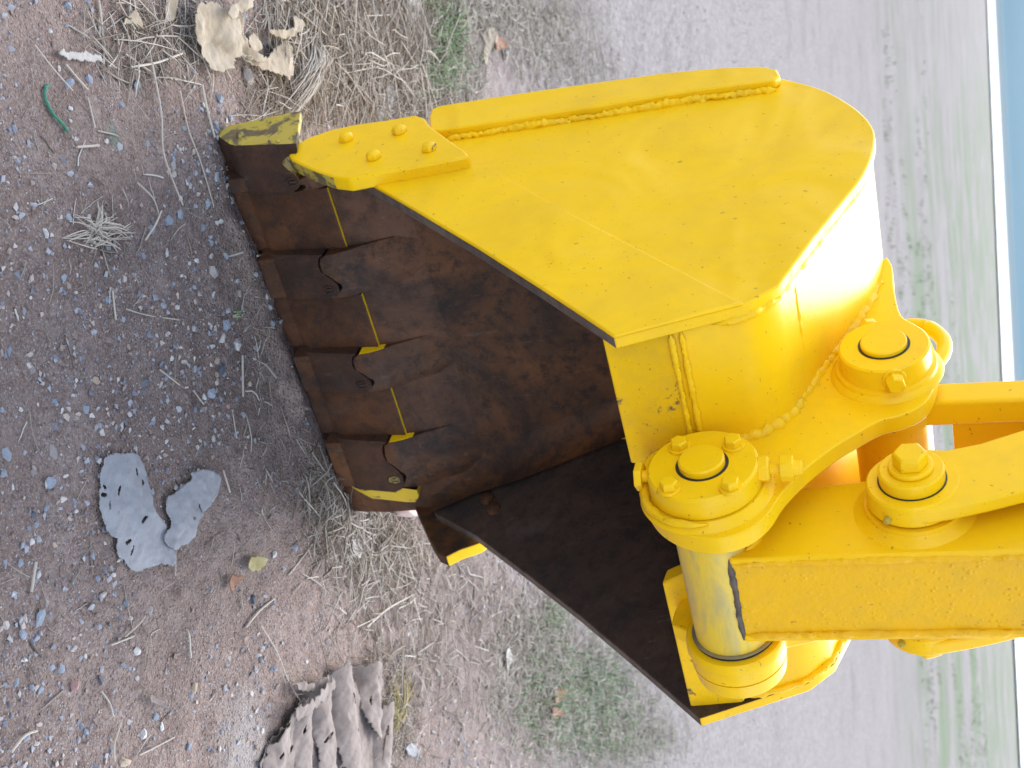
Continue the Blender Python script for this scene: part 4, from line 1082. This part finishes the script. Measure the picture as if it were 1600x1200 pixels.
# living grass blades
def blades(items, mat, name):
    P = []; H = []
    for (x, y, sx, sy, n, h0, h1) in items:
        for k in range(n):
            p = G(x + RNG.normal() * sx, y + RNG.normal() * sy); P.append(p[:2]); H.append(RNG.uniform(h0, h1))
    P = np.array(P); H = np.array(H); n = len(P); S = 4
    a = RNG.uniform(0, 6.28, n); lean = RNG.uniform(.2, 1.1, n)
    d = np.stack([np.cos(a), np.sin(a)], 1); pr = np.stack([-d[:, 1], d[:, 0]], 1); w = .0015 + .0018 * RNG.random(n)
    V = np.zeros((n, S, 2, 3)); z0 = ground_z(P[:, 0], P[:, 1])
    for i in range(S):
        tt = i / (S - 1); c = P + d * (H * lean * tt ** 1.7)[:, None]
        for k, sg in enumerate((-1, 1)):
            V[:, i, k, :2] = c + pr * (sg * w * (1 - .85 * tt))[:, None]; V[:, i, k, 2] = z0 + H * (tt - .35 * lean * tt * tt)
    base = np.arange(n)[:, None] * S * 2
    q = np.array([[2 * i, 2 * i + 1, 2 * i + 3, 2 * i + 2] for i in range(S - 1)])
    return tag(mesh_np(name, V.reshape(-1, 3), (base[:, :, None] + q[None]).reshape(-1, 4), mat), kind='stuff')
t = NT('green_grass_blade'); ge = t.n('NewGeometry')
M['grass'] = t.out(t.ramp(ge.outputs['Random Per Island'], [(0, (.05, .13, .04)), (.45, (.10, .22, .07)), (.75, (.19, .26, .12)), (1, (.34, .31, .22))]), .6)
blades([(690, 55, 12, 28, 620, .02, .055), (680, 115, 14, 16, 420, .015, .05), (665, 5, 10, 8, 60, .02, .05), (715, 90, 16, 18, 70, .015, .03), (655, 150, 14, 12, 50, .015, .03), (895, 1090, 48, 44, 1150, .02, .055), (940, 1060, 26, 26, 420, .02, .05), (860, 965, 14, 14, 180, .015, .04),
        (960, 1150, 40, 26, 700, .02, .05), (850, 1140, 16, 20, 70, .015, .04), (363, 492, 5, 4, 14, .008, .02), (70, 268, 3, 3, 0, .01, .02)], M['grass'], 'green_grass')
# thin grass further out on the lot
P = []
for k in range(3000):
    y = RNG.uniform(8, 34); x = RNG.uniform(.42 * y - 2, 1.45 * y + 2)
    if .8 * y + .55 * x < 17: continue
    if fbm(np.array(x * .28), np.array(y * .42), 8, 3) > .22 - .012 * (x - .45 * y): P.append((x, y))
P = np.array(P); n = len(P); S = 3
H = RNG.uniform(.03, .10, n); a = RNG.uniform(0, 6.28, n); d = np.stack([np.cos(a), np.sin(a)], 1); pr = np.stack([-d[:, 1], d[:, 0]], 1)
NB = 7; V = np.zeros((n, NB, 3, 3))
for b in range(NB):
    off = RNG.normal(0, .05, (n, 2)); aa = RNG.uniform(0, 6.28, n); d = np.stack([np.cos(aa), np.sin(aa)], 1); pr = np.stack([-d[:, 1], d[:, 0]], 1)
    q0 = P + off; V[:, b, 0, :2] = q0 - pr * .006; V[:, b, 1, :2] = q0 + pr * .006; V[:, b, 2, :2] = q0 + d * (H * .7)[:, None]
    V[:, b, 2, 2] = H
V[..., 2] += ground_z(P[:, 0], P[:, 1])[:, None, None]
V = V.reshape(-1, 3)
t = NT('lot_grass'); ge = t.n('NewGeometry')
M['lotgrass'] = t.out(t.ramp(ge.outputs['Random Per Island'], [(0, (.13, .20, .09)), (.5, (.22, .27, .15)), (1, (.36, .36, .27))]), .8)
tag(mesh_np('lot_grass', V, np.arange(len(V)).reshape(-1, 3), M['lotgrass']), kind='stuff')

# --- single long stalks
STK = [[(237, 100), (250, 175), (254, 232), (263, 270), (284, 320)], [(281, 142), (296, 200), (310, 250), (324, 300), (332, 325)], [(313, 132), (322, 175), (332, 215)], [(55, 70), (82, 108), (112, 142)], [(105, 100), (122, 122), (138, 140)], [(140, 152), (145, 200)], [(210, 104), (244, 98), (280, 84)], [(253, 120), (284, 126), (314, 133)],
 [(222, 60), (236, 80), (244, 130)], [(172, 104), (192, 82), (196, 52)], [(160, 0), (165, 40), (166, 100)], [(140, 15), (152, 40), (166, 70)], [(178, 1190), (178, 1165), (188, 1140), (192, 1128)], [(168, 1080), (178, 1100), (182, 1120)], [(50, 925), (55, 878)], [(195, 995), (215, 975), (225, 962)], [(182, 1008), (212, 994)], [(222, 1180), (245, 1168), (272, 1152)], [(20, 1175), (40, 1150), (60, 1142)],
 [(195, 483), (230, 492), (276, 500)], [(173, 455), (180, 500)], [(248, 578), (275, 602)], [(382, 555), (385, 620)], [(365, 640), (370, 685)], [(345, 735), (352, 770)], [(277, 855), (276, 900)], [(390, 980), (410, 955), (432, 935)], [(407, 978), (430, 1020), (446, 1062), (470, 1100)], [(455, 898), (475, 872), (492, 850)], [(560, 980), (590, 965), (612, 950)], [(575, 980), (605, 952), (640, 930)], [(610, 978), (628, 1006)], [(630, 1024), (656, 1026)], [(640, 800), (560, 786), (530, 770)], [(388, 401), (446, 396)], [(460, 1086), (520, 1078), (555, 1079)], [(228, 375), (240, 352), (252, 330)], [(215, 285), (240, 310), (252, 336)], [(120, 230), (150, 228)], [(300, 610), (318, 632)]]
for k, st in enumerate(STK):
    pts = [G(x, y) for x, y in st]; pts = spline([(p[0], p[1], float(ground_z(p[0], p[1])) + .004 + (.006 if k % 3 == 0 else .001)) for p in pts], 5)
    rr = (.0021, .0016, .0026, .0014)[k % 4]
    bm = bmesh.new(); tube(bm, pts, rr, 6, True, lambda i, q: 1 - .012 * i)
    tag(build('straw_stalk', bm, M['stalk'], None, 0, org=pts[0]), ('long' if len(st) > 3 else 'middling' if math.dist(pts[0], pts[-1]) > .07 else 'short') + ' dry straw stalk ' + where(pts[0][0], pts[0][1]), 'straw', 'loose dry straw stalks on the dirt')
# --- dead grass tuft on the open dirt, and the sheaf of long stems above the first tooth
def tuft(name, label, cat, root, tips, n, r, mat, spread, rise):
    c = G(*root); bm = bmesh.new()
    for k in range(n):
        tx, ty = tips[k % len(tips)]; e = G(tx + RNG.normal() * spread, ty + RNG.normal() * spread); s0 = c + RNG.normal(size=3) * (.012, .012, 0)
        m = (s0 + e) / 2 + RNG.normal(size=3) * (.005, .005, 0)
        zz = [float(ground_z(p[0], p[1])) for p in (s0, m, e)]
        pts = spline([(s0[0], s0[1], zz[0]), (m[0], m[1], zz[1] + rise * RNG.uniform(.5, 1)), (e[0], e[1], zz[2] + rise * RNG.uniform(.05, .5))], 4)
        tube(bm, pts, r * RNG.uniform(.6, 1.2), 5, True, lambda i, q: 1 - .07 * i)
    return tag(build(name, bm, mat, None, 0, org=(c[0], c[1], float(ground_z(c[0], c[1])))), label, cat)
o = tuft('dry_grass_tuft', 'dead pale grass tuft with splayed roots on the bare dirt', 'grass tuft', (138, 362), [(100, 372), (118, 340), (150, 322), (178, 340), (196, 352), (206, 372), (165, 378), (130, 384), (188, 388)], 60, .0019, M['stalk'], 6, .022); o['kind'] = 'stuff'; del o['label']; del o['category']
o = tuft('straw_sheaf', 'bent sheaf of long dry stems above the first tooth', 'straw', (492, 62), [(468, 128), (455, 160), (440, 182), (478, 150), (486, 130), (462, 140)], 70, .0022, M['stalk'], 8, .06); o['kind'] = 'stuff'; del o['label']; del o['category']
o = tuft('yellow_straw', 'yellow straw', 'straw', (615, 1140), [(608, 1060), (620, 1055), (636, 1052), (642, 1064), (600, 1100), (628, 1090)], 16, .0028, M['leaf_olive'], 5, .03); o['kind'] = 'stuff'; del o['label']; del o['category']

# --- fine gravel, far too many to count
def gravel(n, bounds, r0, r1, name, clump, seed, pw=2.5):
    X = RNG.uniform(bounds[0], bounds[1], n * 3); Y = RNG.uniform(bounds[2], bounds[3], n * 3)
    dens = np.clip((fbm(X * clump, Y * clump, seed, 3) + .22) * 2.2, .06, 1); k = RNG.random(n * 3) < dens
    X, Y = X[k][:n], Y[k][:n]; m = len(X)
    r = r0 + (r1 - r0) * RNG.random(m) ** pw
    base = []
    for v in range(8):
        me = rock_mesh(900 + v, .55, 9, .3); vv = np.array([x.co for x in me.vertices]); ff = [list(p.vertices) for p in me.polygons]
        base.append((vv, np.array([f for f in ff if len(f) == 3]))); bpy.data.meshes.remove(me)
    VV = []; FF = []; off = 0; which = RNG.integers(8, size=m)
    for b in range(8):
        idx = np.where(which == b)[0]; vv, ff = base[b]; k = len(idx)
        a = RNG.uniform(0, 6.28, k); ca, sa = np.cos(a), np.sin(a); sq = .7 + .5 * RNG.random(k)
        x = vv[None, :, 0] * r[idx, None]; y = vv[None, :, 1] * (r[idx] * sq)[:, None]; z = vv[None, :, 2] * r[idx, None]
        W = np.stack([X[idx, None] + x * ca[:, None] - y * sa[:, None], Y[idx, None] + x * sa[:, None] + y * ca[:, None], ground_z(X[idx], Y[idx])[:, None] + z + r[idx, None] * .12], -1)
        VV.append(W.reshape(-1, 3)); FF.append((ff[None] + (np.arange(k) * len(vv))[:, None, None]).reshape(-1, 3) + off); off += k * len(vv)
    return tag(mesh_np(name, np.concatenate(VV), np.concatenate(FF), M['gravel'], smooth=False), kind='stuff')
t = NT('mixed_gravel'); ge = t.n('NewGeometry')
c = t.ramp(ge.outputs['Random Per Island'], [(0, (.14, .17, .22)), (.16, (.24, .28, .34)), (.32, (.30, .24, .21)), (.44, (.20, .15, .13)), (.56, (.44, .38, .34)), (.68, (.33, .36, .40)), (.90, (.52, .49, .46)), (1.0, (.70, .68, .66))], 'CONSTANT')
M['gravel'] = t.out(t.mix(.24, c, (.30, .22, .19)), .85, t.bump(t.noise(300, 3), .3, .001), **{'Specular IOR Level': .25})
gravel(20000, (-.85, 2.4, -1.55, 1.2), 0.0014, .0115, 'fine_gravel', 3.2, 61, 3.4)
gravel(26000, (-.85, 1.7, -1.55, .5), .0009, .0030, 'fine_grit', 7, 64, 1.4)
gravel(9000, (-.4, 6.5, .8, 8.5), .0025, .011, 'lot_gravel', 1.6, 67)
